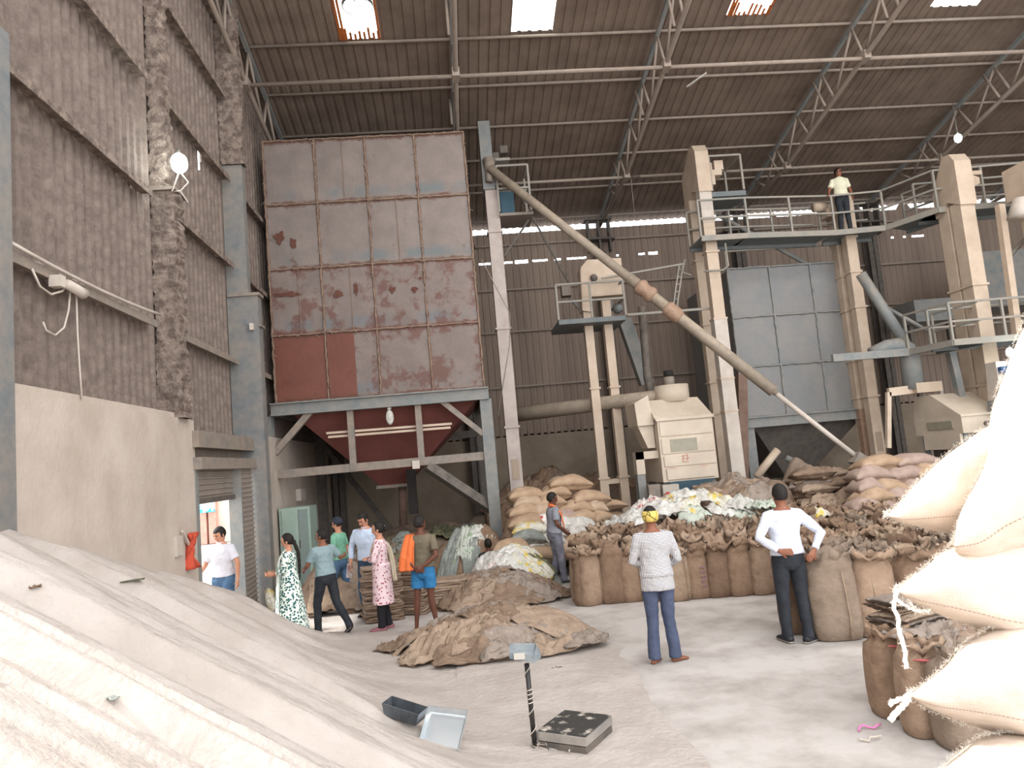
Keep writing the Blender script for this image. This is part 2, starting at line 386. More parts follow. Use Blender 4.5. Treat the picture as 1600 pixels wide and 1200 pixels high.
# turbine vent ring seen through the first roof light
t = thing('roof_vent', (-1.35, 14.65, zroof(14.65)+.12), 'round roof ventilator ring standing in the leftmost bright roof light', 'roof vent')
mb = MB(); 
for k in range(24):
    a0, a1 = 2*math.pi*k/24, 2*math.pi*(k+1)/24
    mb.bar((.33*math.cos(a0), .33*math.sin(a0), 0), (.33*math.cos(a1), .33*math.sin(a1), 0), .05, .05)
mb.build('ring', m_darkst, t)
mb = MB()
for k in range(3):
    a0 = math.pi*k/3+.3; mb.bar((-.33*math.cos(a0), -.33*math.sin(a0), 0), (.33*math.cos(a0), .33*math.sin(a0), 0), .02, .02)
mb.build('spider', m_darkst, t)

# purlins, girts, ties = trim
tn = [0]
def trim(mb, m=m_truss): tn[0] += 1; return struct(mb, 'trim_%d' % tn[0], m)
PUR = [23.0, 21.35, 19.8, 18.4, 16.9, 15.42, 13.9, 12.4, 10.9, 9.4, 7.9]
for y in PUR: trim(MB().tube([(-4.1, y, zroof(y)-.07), (25.9, y, zroof(y)-.07)], .035, 8))
def girt(y0, y1, z, r=.045):
    mb = MB(); mb.box((-4.08, (y0+y1)/2, z), (.14, y1-y0, .06)); mb.box((-3.998, (y0+y1)/2, z-.03), (.02, y1-y0, .1))
    k = y0   # lumps of dust caught along the rail
    random.seed(int(z*100+y0*10))
    while k < y1:
        L = random.uniform(.05, .22)
        if random.random() < .55: mb.ball((-4.08, k, z+.03), (.07, L/2, random.uniform(.02, .05)), 7, 5)
        k += L*1.3
    trim(mb, m_caked if z > 5 else m_steel)
for z in (4.68, 6.56, 8.3, 10.0, 11.6): girt(4.3, 10.3, z); girt(10.8, 14.1, z)
for z in (4.68, 6.56, 8.3): girt(15.0, 23.4, z)
for z in (4.7, 6.5, 7.9, 9.4): trim(MB().bar((-4.1, YB-.1, z), (25.9, YB-.1, z), .07, .06), m_truss)

# steel columns on the left wall
def column(label, segs, name='steel_column'):
    t = thing(name, (-4.0, segs[0][2], 0), label, 'column')
    for (x1, ya, yb, z0, z1, m, nm) in segs:
        mb = MB(); xi = -4.18; nz_ = max(2, int((z1-z0)/(.045 if m is m_caked else .12))); N = 5
        ring = []
        # outline of the visible faces, roughened where the dust is caked on
        lump = m is m_caked
        for i in range(nz_+1):
            z = z0+(z1-z0)*i/nz_; row = []
            for (px_, py_) in ((xi, ya), (xi*.5+x1*.5, ya), (x1, ya), (x1, (ya+yb)/2), (x1, yb), (xi*.5+x1*.5, yb), (xi, yb)):
                o = (.05*fbm(px_*5, py_*5, z*4)+.018*math.sin(z*38+3*mnoise.noise(Vector((px_*3, py_*3, z*2)))) if lump else 0)
                row.append(Vector((px_+o, py_-abs(o)*.7 if lump else py_, z)))
            ring.append(row)
        mb.grid(ring, closed=True, smooth=False)
        k = len(ring[0]); mb.f.append(tuple(range(len(mb.v)-k, len(mb.v)))); mb.sm.append(False)
        part(mb, nm, m, t)
    return t
yA = P(20, 400, X=-3.85).y; yB_ = P(290, 450, X=-3.85).y; yC = P(420, 700, X=-3.6).y
column('dust coated steel column at the far left edge of the left wall', [(-3.85, yA-.4, yA, 0, 6.7, m_colst, 'lower_shaft'), (-3.95, yA-.3, yA-.05, 6.7, 14.0-.25, m_caked, 'upper_shaft')])
tB = column('dust caked steel column carrying a lamp at the end of the plastered wall', [(-3.84, yB_-.36, yB_, 3.36, 6.72, m_caked, 'lower_shaft'), (-3.95, yB_-.34, yB_-.02, 6.72, 12.9, m_caked, 'upper_shaft')])
part(MB().box((-4.0, yB_-.18, 6.73), (.42, .5, .04)), 'cap_plate', m_steel, tB)
tC = column('blue grey steel column beside the roller shutter doorway', [(-3.6, yC-.26, yC, 0, 5.95, m_colst, 'lower_shaft'), (-3.78, yC-.24, yC-.04, 5.95, 8.6, m_colst, 'upper_shaft'), (-3.76, yC-.26, yC-.03, 8.6, 12.1, m_caked, 'top_shaft')])
part(MB().box((-3.86, yC-.13, 5.97), (.6, .34, .06)), 'cap_plate', m_steel, tC)
part(MB().bar((-3.58, yC-.28, 5.35), (-3.58, yC+.02, 5.35), .05, .04), 'clamp', m_steel, tC)
part(MB().box((-3.72, yC-.32, 5.32), (.07, .08, .13)), 'white_junction_box', m_white, tC)
# dark column standing in the back corner and the columns against the back wall
def ibeam(mb, x, y, z0, z1, w=.3, d=.3, t=.025):
    mb.bb((x-w/2, y-d/2, z0), (x+w/2, y-d/2+t, z1)); mb.bb((x-w/2, y+d/2-t, z0), (x+w/2, y+d/2, z1)); mb.bb((x-t/2, y-d/2, z0), (x+t/2, y+d/2, z1))
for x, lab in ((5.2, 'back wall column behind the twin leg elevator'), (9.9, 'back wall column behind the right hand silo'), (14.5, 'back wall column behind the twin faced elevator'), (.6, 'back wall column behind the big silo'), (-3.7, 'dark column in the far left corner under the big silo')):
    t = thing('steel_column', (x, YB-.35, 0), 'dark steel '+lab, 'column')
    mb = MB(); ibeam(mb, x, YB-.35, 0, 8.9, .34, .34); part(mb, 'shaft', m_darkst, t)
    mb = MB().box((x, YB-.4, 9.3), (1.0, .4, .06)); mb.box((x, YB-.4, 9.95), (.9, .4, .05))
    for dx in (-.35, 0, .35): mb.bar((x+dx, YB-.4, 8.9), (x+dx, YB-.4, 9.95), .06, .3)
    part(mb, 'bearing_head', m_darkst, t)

# roof trusses
BOT = [(23.25, 9.8), (19.35, 9.95), (15.1, 10.78), (12.0, 11.35), (6.0, 12.5)]
def zb(y):
    for (ya, za), (yb, zb_) in zip(BOT[:-1], BOT[1:]):
        if yb <= y <= ya: return za+(zb_-za)*(ya-y)/(ya-yb)
names = ['running along the left wall', 'ending at the right edge of the big silo', 'ending behind the twin leg elevator', 'ending behind the white elevator platform', 'ending beside the hanging lamp at the right', 'at the far right edge']
for x, lab in zip((-3.85, .62, 5.3, 9.95, 14.6, 19.2), names):
    t = thing('roof_truss', (x, 15, 11), 'dusty tubular roof truss '+lab, 'roof truss')
    part(MB().bar((x, 23.3, zroof(23.3)-.17), (x, 6, zroof(6)-.17), .09, .09), 'top_chord', m_bsteel, t)
    part(MB().tube([(x, y, z) for y, z in BOT], .055, 8), 'bottom_chord', m_truss, t)
    bots = [20.7, 19.35, 17.9, 16.5, 15.1, 13.7, 12.3, 10.9, 9.5]
    tops = [21.35, 19.8, 18.4, 16.9, 15.42, 13.9, 12.4, 10.9, 9.4]
    for i, b in enumerate(bots):
        tgt = [tops[i], tops[i+1] if i+1 < len(tops) else None]
        for q in tgt:
            if q: part(MB().tube([(x, b, zb(b)), (x, q, zroof(q)-.2)], .032, 6), 'web_member', m_truss, t)
        if i % 2 == 1: part(MB().tube([(x-.12, b+.25, zb(b+.25)), (x-.12, tops[i]+.25, zroof(tops[i]+.25)-.2)], .032, 6), 'web_member', m_truss, t)
    for q in (19.35, 15.1): part(MB().box((x, q, zb(q)), (.16, .3, .2)), 'gusset', m_truss, t)
for y, z in ((15.1, 10.74), (19.35, 9.92)):
    if y > 18:
        trim(MB().tube([(5.3, y, z), (25.9, y, z)], .04, 8)); trim(MB().tube([(.62, y, z), (5.7, y, z)], .04, 8))
    else: trim(MB().tube([(-3.85, y, z), (25.9, y, z)], .045, 8))
# loose polythene sheet caught in the roof and dust knots
tag(MB().bar(P(1073, 136, Y=16.6), P(1104, 114, Y=16.4), .07, .02).build('torn_film', m_poly['white']), 'torn strip of pale film hanging under the roof left of the third truss', 'plastic film')
tag(MB().ball(P(682, 195, Y=21.2), (.2, .12, .17), 10, 8).build('dust_clump', m_truss), 'round clump of dust and web hanging above the top of the big silo', 'dust clump')

# doorway in the left wall
mb = MB()
mb.bb((-4.3, 11.2, 2.95), (-3.8, 14.4, 3.2)); mb.bb((-4.2, 11.2, 2.62), (-3.77, 14.4, 2.8)); mb.bb((-4.25, 11.25, 2.8), (-4.05, 14.4, 2.95))
trim(mb, m_steel)
trim(MB().bb((-4.1, 11.24, 0), (-3.88, 11.34, 2.7)), m_bsteel); trim(MB().bb((-4.05, 13.3, 0), (-3.83, 13.35, 2.7)), m_bsteel)
mb = corr((-3.87, 13.35, .02), (0, 0, 1), (0, 1, 0), (1, 0, 0), 2.6, lambda u: 0, lambda u: .78, .085, .03)
t = struct(mb, 'door_2', m_shut)
t2 = corr((-3.98, 11.3, 2.17), (0, 0, 1), (0, 1, 0), (1, 0, 0), .5, lambda u: 0, lambda u: 2.02, .085, .03)
struct(t2, 'door_1', m_shut)
trim(MB().bb((-4.0, 11.3, 2.1), (-3.93, 13.3, 2.18)), m_darkst)
# outside, seen through the doorway
t = thing('building', (-14, 30, 0), 'sunlit building across the yard seen through the doorway, blue sign on it', 'building')
part(MB().bb((-16, 32, 0), (-8, 36, 6.5)), 'wall', mat('pale_render', '#e8ddd2', '#d9ccc0', 1), t)
for x0 in (P(311, 820, Y=31.7).x, P(326, 820, Y=31.7).x): part(MB().bb((x0, 31.7, 0), (x0+.3, 32.1, 3.2)), 'brick_pier', mat('brick_pier', '#dcae9f', '#d09e90', 5), t)
_q0, _q1 = P(309, 802, Y=31.5), P(333, 780, Y=31.5)
part(MB().bb((_q0.x, 31.5, _q0.z), (_q1.x, 31.7, _q1.z)), 'blue_sign', mat('cyan_sign', '#4cc0dc', '#dff2f5', 1.5, contrast=(.5, .53)), t)
# switch box and red cloth on the end of the plastered wall
tag(MB().bb((-3.9, P(272, 850, X=-3.9).y, 1.45), (-3.86, P(282, 850, X=-3.9).y, 1.72)).build('switch_plate', m_white), 'white switch plate on the plastered wall left of the doorway', 'switch plate')
# green-grey cabinet standing by the left wall beyond the doorway
cy = P(450, 820, X=-3.6).y
t = thing('metal_cabinet', (-3.6, 16.6, 0), 'pale green metal cabinet standing beside the blue column', 'cabinet')
mg = mat('green_enamel', '#9fb3a6', '#8fa498', 3, .35, dust=.15)
part(MB().bb((-3.9, 16.2, 0), (-3.25, 17.0, 1.75)), 'body', mg, t)
part(MB().bb((-3.84, 16.17, .06), (-3.5, 16.2, 1.7)), 'door', mg, t)
part(MB().bb((-3.49, 16.17, .06), (-3.3, 16.2, 1.7)), 'door', mat('grey_enamel', '#7e8a86', rough=.4), t)
part(MB().bb((-3.49, 16.15, .9), (-3.47, 16.17, 1.05)), 'handle', m_darkst, t)
a = P(467, 773, X=-3.93)
tag(MB().box((a.x+.05, a.y, a.z), (.12, .55, .28)).build('fuse_box', m_white), 'small white fuse box on the wall above the green cabinet', 'fuse box')

# lamps
m_bulb = mat('bulb_glow', '#f2fffd', emit=14)
def bulb(loc, label, r=.09, brk=True, power=7):
    t = thing('lamp', loc, label, 'lamp'); t_ = Vector(loc)
    MB().ball((0, 0, 0), (r, r, r*1.25), 12, 8).build('bulb', m_bulb, t)
    MB().tube([(0, 0, r), (0, 0, r*1.9)], .025, 8).build('socket', m_darkst, t)
    l = bpy.data.lights.new('lamp_glow', 'POINT'); l.energy = power; l.shadow_soft_size = r; l.color = (.85, 1, 1)
    o = bpy.data.objects.new('lamp_glow', l); COL.objects.link(o); o.location = t_+Vector((0, -.25, 0))
    return t
lb = P(280, 255, X=-3.7)
t = bulb(lb, 'glowing white lamp fixed to the dusty column on the left wall', .12)
MB().tube([(0, 0, -.12), (.12, 0, -.3), (0, 0, -.42), (.1, 0, -.6)], .012, 5).build('wire', m_white, t)
MB().tube([(0, 0, -.12), (-.12, 0, -.42), (0, 0, -.42)], .012, 5).build('bracket', m_white, t)
t = bulb(P(1497, 216, Y=16.8), 'glowing lamp hanging under the roof truss above the right hand elevators', .09)
MB().tube([(0, 0, .15), (.0, 0, .95)], .01, 5).build('cord', m_darkst, t)
t = bulb(P(1578, 550, Y=15.2), 'glowing lamp low at the right edge beside the lower walkway', .08)
MB().tube([(0, 0, -.1), (-.14, 0, -.35)], .01, 5).build('strut', m_white, t); MB().tube([(0, 0, -.1), (.16, 0, -.35)], .01, 5).build('strut', m_white, t)
# security camera and its loose cables on the left wall
c = P(115, 448, X=-3.86)
t = thing('security_camera', c, 'white security camera mounted on the rail of the left wall', 'camera')
MB().loft([(0, -.12, 0), (0, .1, -.02), (0, .2, -.03)], [(.05, .05), (.055, .055), (.06, .06)], n=12).build('housing', m_white, t)
MB().tube([(0, .2, -.03), (0, .215, -.03)], .045, 12).build('lens', m_black, t)
MB().box((-.08, -.16, .02), (.12, .1, .12)).build('mount', m_white, t)
def cable(pts, r, m, label, cat='cable', name='loose_cable'):
    return tag(MB().tube(pts, r, 5).build(name, m), label, cat)
def arc(a, b, sag, n=10):
    a, b = Vector(a), Vector(b); return [a.lerp(b, i/n)-Vector((0, 0, sag*4*(i/n)*(1-i/n))) for i in range(n+1)]
X9 = -3.93
cable([P(50, 420, X=X9), P(62, 447, X=X9), P(80, 460, X=X9), P(97, 455, X=X9), P(108, 444, X=X9)], .012, m_white, 'pale cable drooping in a short loop left of the security camera')
cable([P(110, 452, X=X9), P(107, 485, X=X9), P(100, 512, X=X9), P(86, 524, X=X9), P(72, 516, X=X9), P(67, 503, X=X9)], .012, m_white, 'pale cable hanging in a hook shape below the security camera')
cable([P(119, 455, X=X9), P(121, 520, X=X9), P(124, 570, X=X9), P(128, 624, X=X9)], .012, m_white, 'long pale cable hanging from the security camera to the plaster wall')
cable(arc((-3.95, 6.9, 4.75), (-3.95, 10.3, 4.78), .05), .02, m_white, 'pale conduit lying along the rail of the left wall')
# ================================================================== BIG SILO
def silo(name, label, x0, x1, y0, y1, z0, z1, nc, nr, pm, seed=0, rib=m_rust, ribw=.05, beamm=m_bsteel, hopz=1.9, hopm=m_primerd, legs=None, hc=None, legw=.26):
    t = thing(name, ((x0+x1)/2, (y0+y1)/2, 0), label, 'silo'); random.seed(seed)
    part(MB().bb((x0+.03, y0+.03, z0), (x1-.03, y1, z1-.02)), 'bin_body', m_darkst if pm is None else pm(9, 9), t)
    cw, rh = (x1-x0)/nc, (z1-z0)/nr
    for i in range(nc):
        for j in range(nr):
            a, b = x0+cw*i, z0+rh*j; mb = MB(); N = 8; G = []
            for q in range(N+1):
                G.append([Vector((a+cw*p_/N, y0-.02*math.sin(math.pi*p_/N)*math.sin(math.pi*q/N)*(1+mnoise.noise(Vector((i, j, p_*.4)))), b+rh*q/N)) for p_ in range(N+1)])
            part(mb.grid(G), 'panel', pm(i, j), t)
    def rough(a, b, w_, m, nm='stiffener'):
        mb = MB(); a, b = Vector(a), Vector(b); L = (b-a).length; n = max(2, int(L/.09)); pts = []; rad = []
        for i in range(n+1):
            p = a.lerp(b, i/n); pts.append(p+Vector((random.gauss(0, .006), random.gauss(0, .006), random.gauss(0, .006)))); k = random.uniform(.65, 1.15); rad.append((w_*k*.5, w_*k*.5))
        mb.loft(pts, rad, (0, 1, 0), 5, smooth=False); part(mb, nm, m, t)
    for i in range(nc+1): rough((x0+cw*i, y0-.02, z0), (x0+cw*i, y0-.02, z1), ribw, rib)
    for j in range(nr+1): rough((x0, y0-.03, z0+rh*j), (x1, y0-.03, z0+rh*j), ribw, rib)
    # ring beam
    mb = MB()
    mb.bb((x0-.1, y0-.12, z0-.26), (x1+.08, y0-.08, z0-.02)); mb.bb((x0-.1, y0-.2, z0-.03), (x1+.08, y0+.02, z0)); mb.bb((x0-.1, y0-.2, z0-.28), (x1+.08, y0+.02, z0-.25))
    part(mb, 'ring_beam', beamm, t)
    for xx in (x0, x1): part(MB().bb((xx-.08, y0, z0-.27), (xx+.08, y1, z0)), 'side_beam', beamm, t)
    part(MB().bb((x0-.1, y1-.1, z0-.27), (x1+.08, y1, z0)), 'ring_beam', beamm, t)
    # hopper
    hx, hy = ((x0+x1)/2 if hc is None else hc), (y0+y1)/2; q = .3; zz = z0-.15; zt = z0-.15-hopz
    mb = MB().add([(x0+.2, y0+.1, zz), (x1-.1, y0+.1, zz), (x1-.1, y1-.1, zz), (x0+.2, y1-.1, zz), (hx-q, hy-q-.4, zt), (hx+q, hy-q-.4, zt), (hx+q, hy+q, zt), (hx-q, hy+q, zt)],
                  [(0, 4, 5, 1), (1, 5, 6, 2), (2, 6, 7, 3), (3, 7, 4, 0), (4, 7, 6, 5)])
    part(mb, 'hopper', hopm, t)
    for (xx, yy) in (legs or ((x0+.05, y0), (x1, y0), (x0+.05, y1), (x1, y1))):
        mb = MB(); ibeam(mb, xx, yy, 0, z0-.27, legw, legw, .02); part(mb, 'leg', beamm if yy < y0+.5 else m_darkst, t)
    return t, hx, hy, zt
SX0, SX1, SY0, SY1, SZ0, SZ1 = P(421, 430, Y=16.5).x, P(742, 430, Y=16.5).x, 16.5, 21.0, P(600, 618, Y=16.5).z, P(600, 213, Y=16.5).z
_sm = (SX0, (SX1-SX0)/4, SZ0, (SZ1-SZ0)/4)
m_sg = silo_mat('silo_plate', '#887c75', '#5f4034', '#6a7173', *_sm, cover=.46)
m_sr = silo_mat('silo_plate_worn', '#84766f', '#643f34', '#6d7073', *_sm, cover=.6)
m_sp = silo_mat('silo_primer', '#77493c', '#5f3d31', '#77493c', *_sm, cover=.4)
def pm1(i, j):
    if i == 9: return m_silor
    return m_sp if (j == 0 and i < 1) else (m_sr if j < 2 else m_sg)
def pm1_old(i, j):
    if i == 9: return m_silor
    if j == 0: return m_primer if i < 1 else (m_silor if i > 1 else m_primer)
    if j == 1: return m_silop
    if j == 2: return m_silor if i == 0 else m_silog
    return m_silog
t, hx, hy, zt = silo('storage_silo', 'huge square silo of grey and rust red plates with a red hopper', SX0, SX1, SY0, SY1, SZ0, SZ1, 4, 4, pm1, 3, legs=((SX0-.24, SY0+.05), (SX1, SY0), (SX0+.05, SY1), (SX1, SY1)))
SILO = t
_cw = (SX1-SX0)/4
part(MB().bb((SX0+_cw+.03, SY0-.035, SZ0+.02), (SX0+_cw*1.55, SY0-.026, SZ0+(SZ1-SZ0)/4-.04)), 'primer_sheet', m_sp, t)
for _i, _j in ((1, 1), (0, 1), (1, 3), (2, 2)):   # butt joint between two sheets inside one bay
    part(MB().bar((SX0+_cw*(_i+.55), SY0-.03, SZ0+(SZ1-SZ0)/4*_j), (SX0+_cw*(_i+.55), SY0-.03, SZ0+(SZ1-SZ0)/4*(_j+1)), .015, .01), 'sheet_joint', m_rust, t)
random.seed(31); mb = MB()   # pale web and straw caught on the stiffeners
for _k in range(260):
    if random.random() < .6: _x, _z = SX0+_cw*random.randrange(5), random.uniform(SZ0, SZ1)
    else: _x, _z = random.uniform(SX0, SX1), SZ0+(SZ1-SZ0)/4*random.randrange(5)
    _p = Vector((_x, SY0-.06, _z)); _d = Vector((random.uniform(-1, 1), 0, random.uniform(-.6, .5)))*random.uniform(.04, .13)
    mb.tube([_p, _p+_d*.6+Vector((0, -.01, -.01)), _p+_d+Vector((0, 0, -.03))], random.uniform(.003, .009), 4)
_w = mb.build('web_tufts', m_truss, t, loc=-Vector(t.location)); _w['kind'] = 'stuff'
# rust marks that have their own shape on the plates
m_mark = mat('rust_mark', '#58352b', '#684538', 12, .8)
random.seed(5)
for (px, py, w_, h_) in ((437, 372, .22, .3), (458, 381, .13, .26), (450, 460, .55, .1), (528, 460, .22, .14), (556, 452, .1, .3), (613, 452, .14, .16), (648, 451, .14, .14), (657, 434, .05, .07)):
    c = P(px, py, Y=SY0-.045); mb = MB(); n = 28; ring = []
    for k in range(n):
        th = 2*math.pi*k/n; r = .5*(1+.9*mnoise.noise(Vector((math.cos(th)*1.8, math.sin(th)*1.8, px*.7)))); ring.append((c.x+w_*r*math.cos(th), c.y, c.z+h_*r*math.sin(th)))
    mb.add(ring+[(a, b+.01, d) for a, b, d in ring], [tuple(range(n-1, -1, -1))]); part(mb, 'rust_mark', m_mark, t)
# frame below the silo
yy = SY0
zl = P(600, 727, Y=yy).z; zbm = SZ0-.27
part(MB().bar((SX0-.05, yy, zl), (SX1+.05, yy, zl+.02), .12, .18, (0, 0, 1)), 'cross_beam', m_steel, t)
for px in (550, 657): x_ = P(px, 690, Y=yy-.02).x; part(MB().bb((x_-.07, yy-.075, zl-.05), (x_+.07, yy+.045, zbm)), 'post', m_steel, t)
part(MB().bar(P(430, 708, Y=yy-.05), P(488, 640, Y=yy-.05), .12, .14, (1, 0, 1)), 'knee_brace', m_steel, t)
part(MB().bar(P(755, 678, Y=yy-.05), P(684, 622, Y=yy-.05), .12, .12, (-1, 0, 1)), 'knee_brace', m_steel, t)
part(MB().bar(P(668, 728, Y=yy), (SX1, yy+.1, P(768, 798, Y=yy).z), .2, .2, (-1, 0, 1)), 'diagonal_brace', m_darkst, t)
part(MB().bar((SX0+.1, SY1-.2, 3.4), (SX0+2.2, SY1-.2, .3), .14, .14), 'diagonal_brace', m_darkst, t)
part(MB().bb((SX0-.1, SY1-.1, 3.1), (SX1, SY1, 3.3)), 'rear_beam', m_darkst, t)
# two pale laths on the hopper face (fixed to the posts)
for (p0, p1) in (((510, 677), (706, 662)), ((513, 683), (704, 668))):
    part(MB().bar(P(*p0, Y=yy+.09), P(*p1, Y=yy+.09), .05, .05), 'lath', m_cream, t)
a = P(628, 742, Y=hy-.3)
part(MB().bb((hx-.42, hy-.72, zt-.05), (hx+.42, hy+.35, zt+.03)), 'outlet_flange', m_steel, t)
part(MB().tube([(P(628, 745, Y=hy-.45).x, hy-.45, zt), (P(630, 818, Y=hy-.45).x, hy-.45, P(630, 820, Y=hy-.45).z)], .1, 10), 'outlet_pipe', mat('red_brown_pipe', '#7d665c', '#6c564d', 4), t)
part(MB().bb((P(638, 780, Y=17.6).x, 17.5, P(645, 803, Y=17.6).z), (P(652, 780, Y=17.6).x, 17.7, zt+.35)), 'outlet_chute', m_black, t)
c = P(609, 652, Y=yy-.1)
tag(MB().ball(c, (.09, .06, .17), 9, 7).ball(c+Vector((0, 0, .2)), .05, 8, 6).build('rag_bundle', m_poly['white']), 'pale rag bundle tied on the red hopper face', 'rag')
c = P(650, 726, Y=yy-.09)
tag(MB().box(c, (.16, .04, .18)).build('notice_card', m_white), 'small white card fixed on the cross beam under the hopper', 'card')

# ================================================================== ELEVATORS
def casing(mb_t, x, y, w_, d_, z0, z1, m, seams, name='leg_casing', seam_m=None, patches=()):
    part(MB().bb((x-w_/2, y-d_/2, z0), (x+w_/2, y+d_/2, z1)), name, m, mb_t)
    for z in seams:
        part(MB().bb((x-w_/2-.035, y-d_/2-.035, z-.025), (x+w_/2+.035, y+d_/2+.035, z+.025)), 'flange', seam_m or m, mb_t)
    for z in patches:
        part(MB().bb((x-w_*.28, y-d_/2-.015, z-.25), (x+w_*.28, y-d_/2, z+.25)), 'inspection_hatch', mat('hatch', '#a08d7c', rough=.7), mb_t)
# E1, pinkish grey, beside the big silo
e1x = (P(757, 300, Y=18).x+P(775, 300, Y=18).x)/2+.02
t = thing('bucket_elevator', (e1x, 18, 0), 'tall pale grey bucket elevator right beside the big silo', 'grain elevator')
casing(t, e1x, 18, .32, .3, 0, 9.2, m_pinkw, [P(770, y, Y=18).z for y in (365, 516, 670)], patches=[P(785, 735, Y=18).z])
zt_ = P(745, 195, Y=18).z
part(MB().bb((e1x-.2, 17.8, 9.2), (e1x+.1, 18.25, zt_)), 'head_casing', m_bsteel, t)
part(MB().loft([(e1x, 17.75, 9.95), (e1x-.02, 17.7, 9.55), (e1x-.05, 17.68, 9.35)], [(.17, .17), (.1, .1), (.09, .09)], n=10), 'spout', m_steel, t)
part(MB().bb((e1x+.1, 17.9, 9.98), (e1x+.55, 18.3, 10.05)), 'motor_shelf', m_rail, t)
part(MB().box((e1x+.42, 18.05, 10.3), (.2, .2, .2)).box((e1x+.2, 18.05, 10.15), (.16, .16, .16)), 'motor', m_darkst, t)
def rail_frame(t, pts, h, m=m_rail, r=.03, mids=1, posts=True, nm='railing'):
    for a, b in zip(pts[:-1], pts[1:]):
        a, b = Vector(a), Vector(b); mb = MB()
        for k in range(mids+1): z = h*(k+1)/(mids+1); mb.bar(a+Vector((0, 0, z)), b+Vector((0, 0, z)), r*1.6, r*1.6)
        part(mb, nm, m, t)
    if posts:
        for a in pts: a = Vector(a); part(MB().bar(a, a+Vector((0, 0, h)), r*1.7, r*1.7), 'post', m, t)
rail_frame(t, [(e1x+.15, 17.7, 8.55), (e1x+.95, 17.7, 8.55), (e1x+.95, 18.6, 8.55)], 1.2)
part(MB().bb((e1x+.15, 17.7, 8.45), (e1x+1.0, 18.7, 8.52)), 'service_platform', m_steel, t)
part(MB().bar((e1x+.9, 18.0, 8.4), (e1x+.2, 18.0, 7.5), .05, .05), 'platform_brace', m_darkst, t)
part(MB().box((e1x+.4, 18.2, 8.9), (.35, .35, .6)), 'drive_guard', mat('blue_guard', '#3d5a68', rough=.6), t)
# E1 conveying pipe, long slanting
t = thing('grain_pipe', (4.5, 16.5, 5), 'long slanting grain pipe crossing from the grey elevator down to the stacked bags', 'pipe')
p0, p1 = P(765, 263, Y=17.6), P(1340, 715, Y=15.0)
def lp(k): return p0.lerp(p1, k)
part(MB().tube([p0, lp(.42)], .11, 12), 'upper_pipe', m_pipe, t)
part(MB().tube([lp(.42), lp(.8)], .13, 12), 'lower_pipe', m_pipe, t)
part(MB().tube([lp(.8), p1], .055, 12), 'thin_end_pipe', m_white, t)
part(MB().tube([lp(.77), lp(.81)], [.13, .05], 12), 'reducer', m_pipe, t)
def kpx(px): # parameter along the pipe for a photo column
    lo_, hi_ = 0, 1
    for _ in range(30):
        k = (lo_+hi_)/2; q = lp(k)-Vector((0, 0, CAMZ)); x = 800+FPX*q.dot(AX[0])/q.dot(AX[2])
        if x < px: lo_ = k
        else: hi_ = k
    return k
random.seed(2)
for a, b in ((996, 1022), (1040, 1064)):
    k0, k1 = kpx(a), kpx(b); n = 7
    part(MB().tube([lp(k0+(k1-k0)*i/n) for i in range(n+1)], [.13]+[random.uniform(.16, .2) for _ in range(n-1)]+[.13], 10), 'wrapped_joint', m_tape, t)
part(MB().box(p1+Vector((.05, 0, -.08)), (.35, .3, .25), Matrix.Rotation(.6, 3, 'Y')), 'mouth_piece', m_steel, t)
# twin leg elevator with head
ty = 18.6
t = thing('bucket_elevator', (4.1, ty, 0), 'cream twin leg bucket elevator with hooded head and railed platform', 'grain elevator')
xl, xr = P(917.5, 511, Y=ty).x, P(947.5, 511, Y=ty).x
sx = (P(942, 766, Y=ty).x-xl, P(975, 766, Y=ty).x-xr)
for x in (xl+.02, xr+.03): casing(t, x, ty, .22, .25, 0, 6.3, m_cream, [P(935, y, Y=ty).z for y in (607, 748)])
part(MB().bb((xl, ty-.08, P(955, 752, Y=ty).z-.06), (xr, ty+.08, P(955, 752, Y=ty).z+.06)), 'tie_plate', m_cream, t)
pts = [P(905, 422, Y=ty), P(915, 410, Y=ty), P(967, 407, Y=ty), P(972, 463, Y=ty), P(908, 468, Y=ty)]
def prism(pts, d): 
    n = len(pts); mb = MB(); return mb.add([(p.x, p.y-d/2, p.z) for p in pts]+[(p.x, p.y+d/2, p.z) for p in pts], [tuple(range(n)), tuple(range(2*n-1, n-1, -1))]+[(i, i+n, (i+1) % n+n, (i+1) % n) for i in range(n)])
part(prism(pts, .5), 'head_casing', m_cream, t)
part(prism([P(904, 424, Y=ty), P(920, 440, Y=ty), P(922, 490, Y=ty), P(908, 488, Y=ty)], .46), 'discharge_chute', m_cream, t)
part(MB().ball(P(928, 434, Y=ty-.3), (.1, .06, .1), 8, 6), 'bearing', m_darkst, t)
a, b = P(873, 500, Y=ty-.6), P(978, 492, Y=ty-.6)
part(MB().bb((a.x, ty-.6, a.z-.12), (b.x, ty+.9, a.z)), 'service_platform', m_deck, t)
rail_frame(t, [(a.x, ty-.6, a.z), ((a.x+b.x)/2, ty-.6, a.z), (b.x, ty-.6, a.z), (b.x, ty+.9, a.z)], P(873, 445, Y=ty-.6).z-a.z, mids=1)
part(MB().box(P(884, 455, Y=ty+.5), (.25, .3, .3)), 'motor', m_steel, t); part(MB().ball(P(965, 482, Y=ty+.2), (.14, .2, .14), 10, 8), 'geared_motor', m_bsteel, t)
part(MB().bar(P(895, 470, Y=ty+.4), P(915, 492, Y=ty+.4), .08, .08), 'belt_guard', m_bsteel, t)
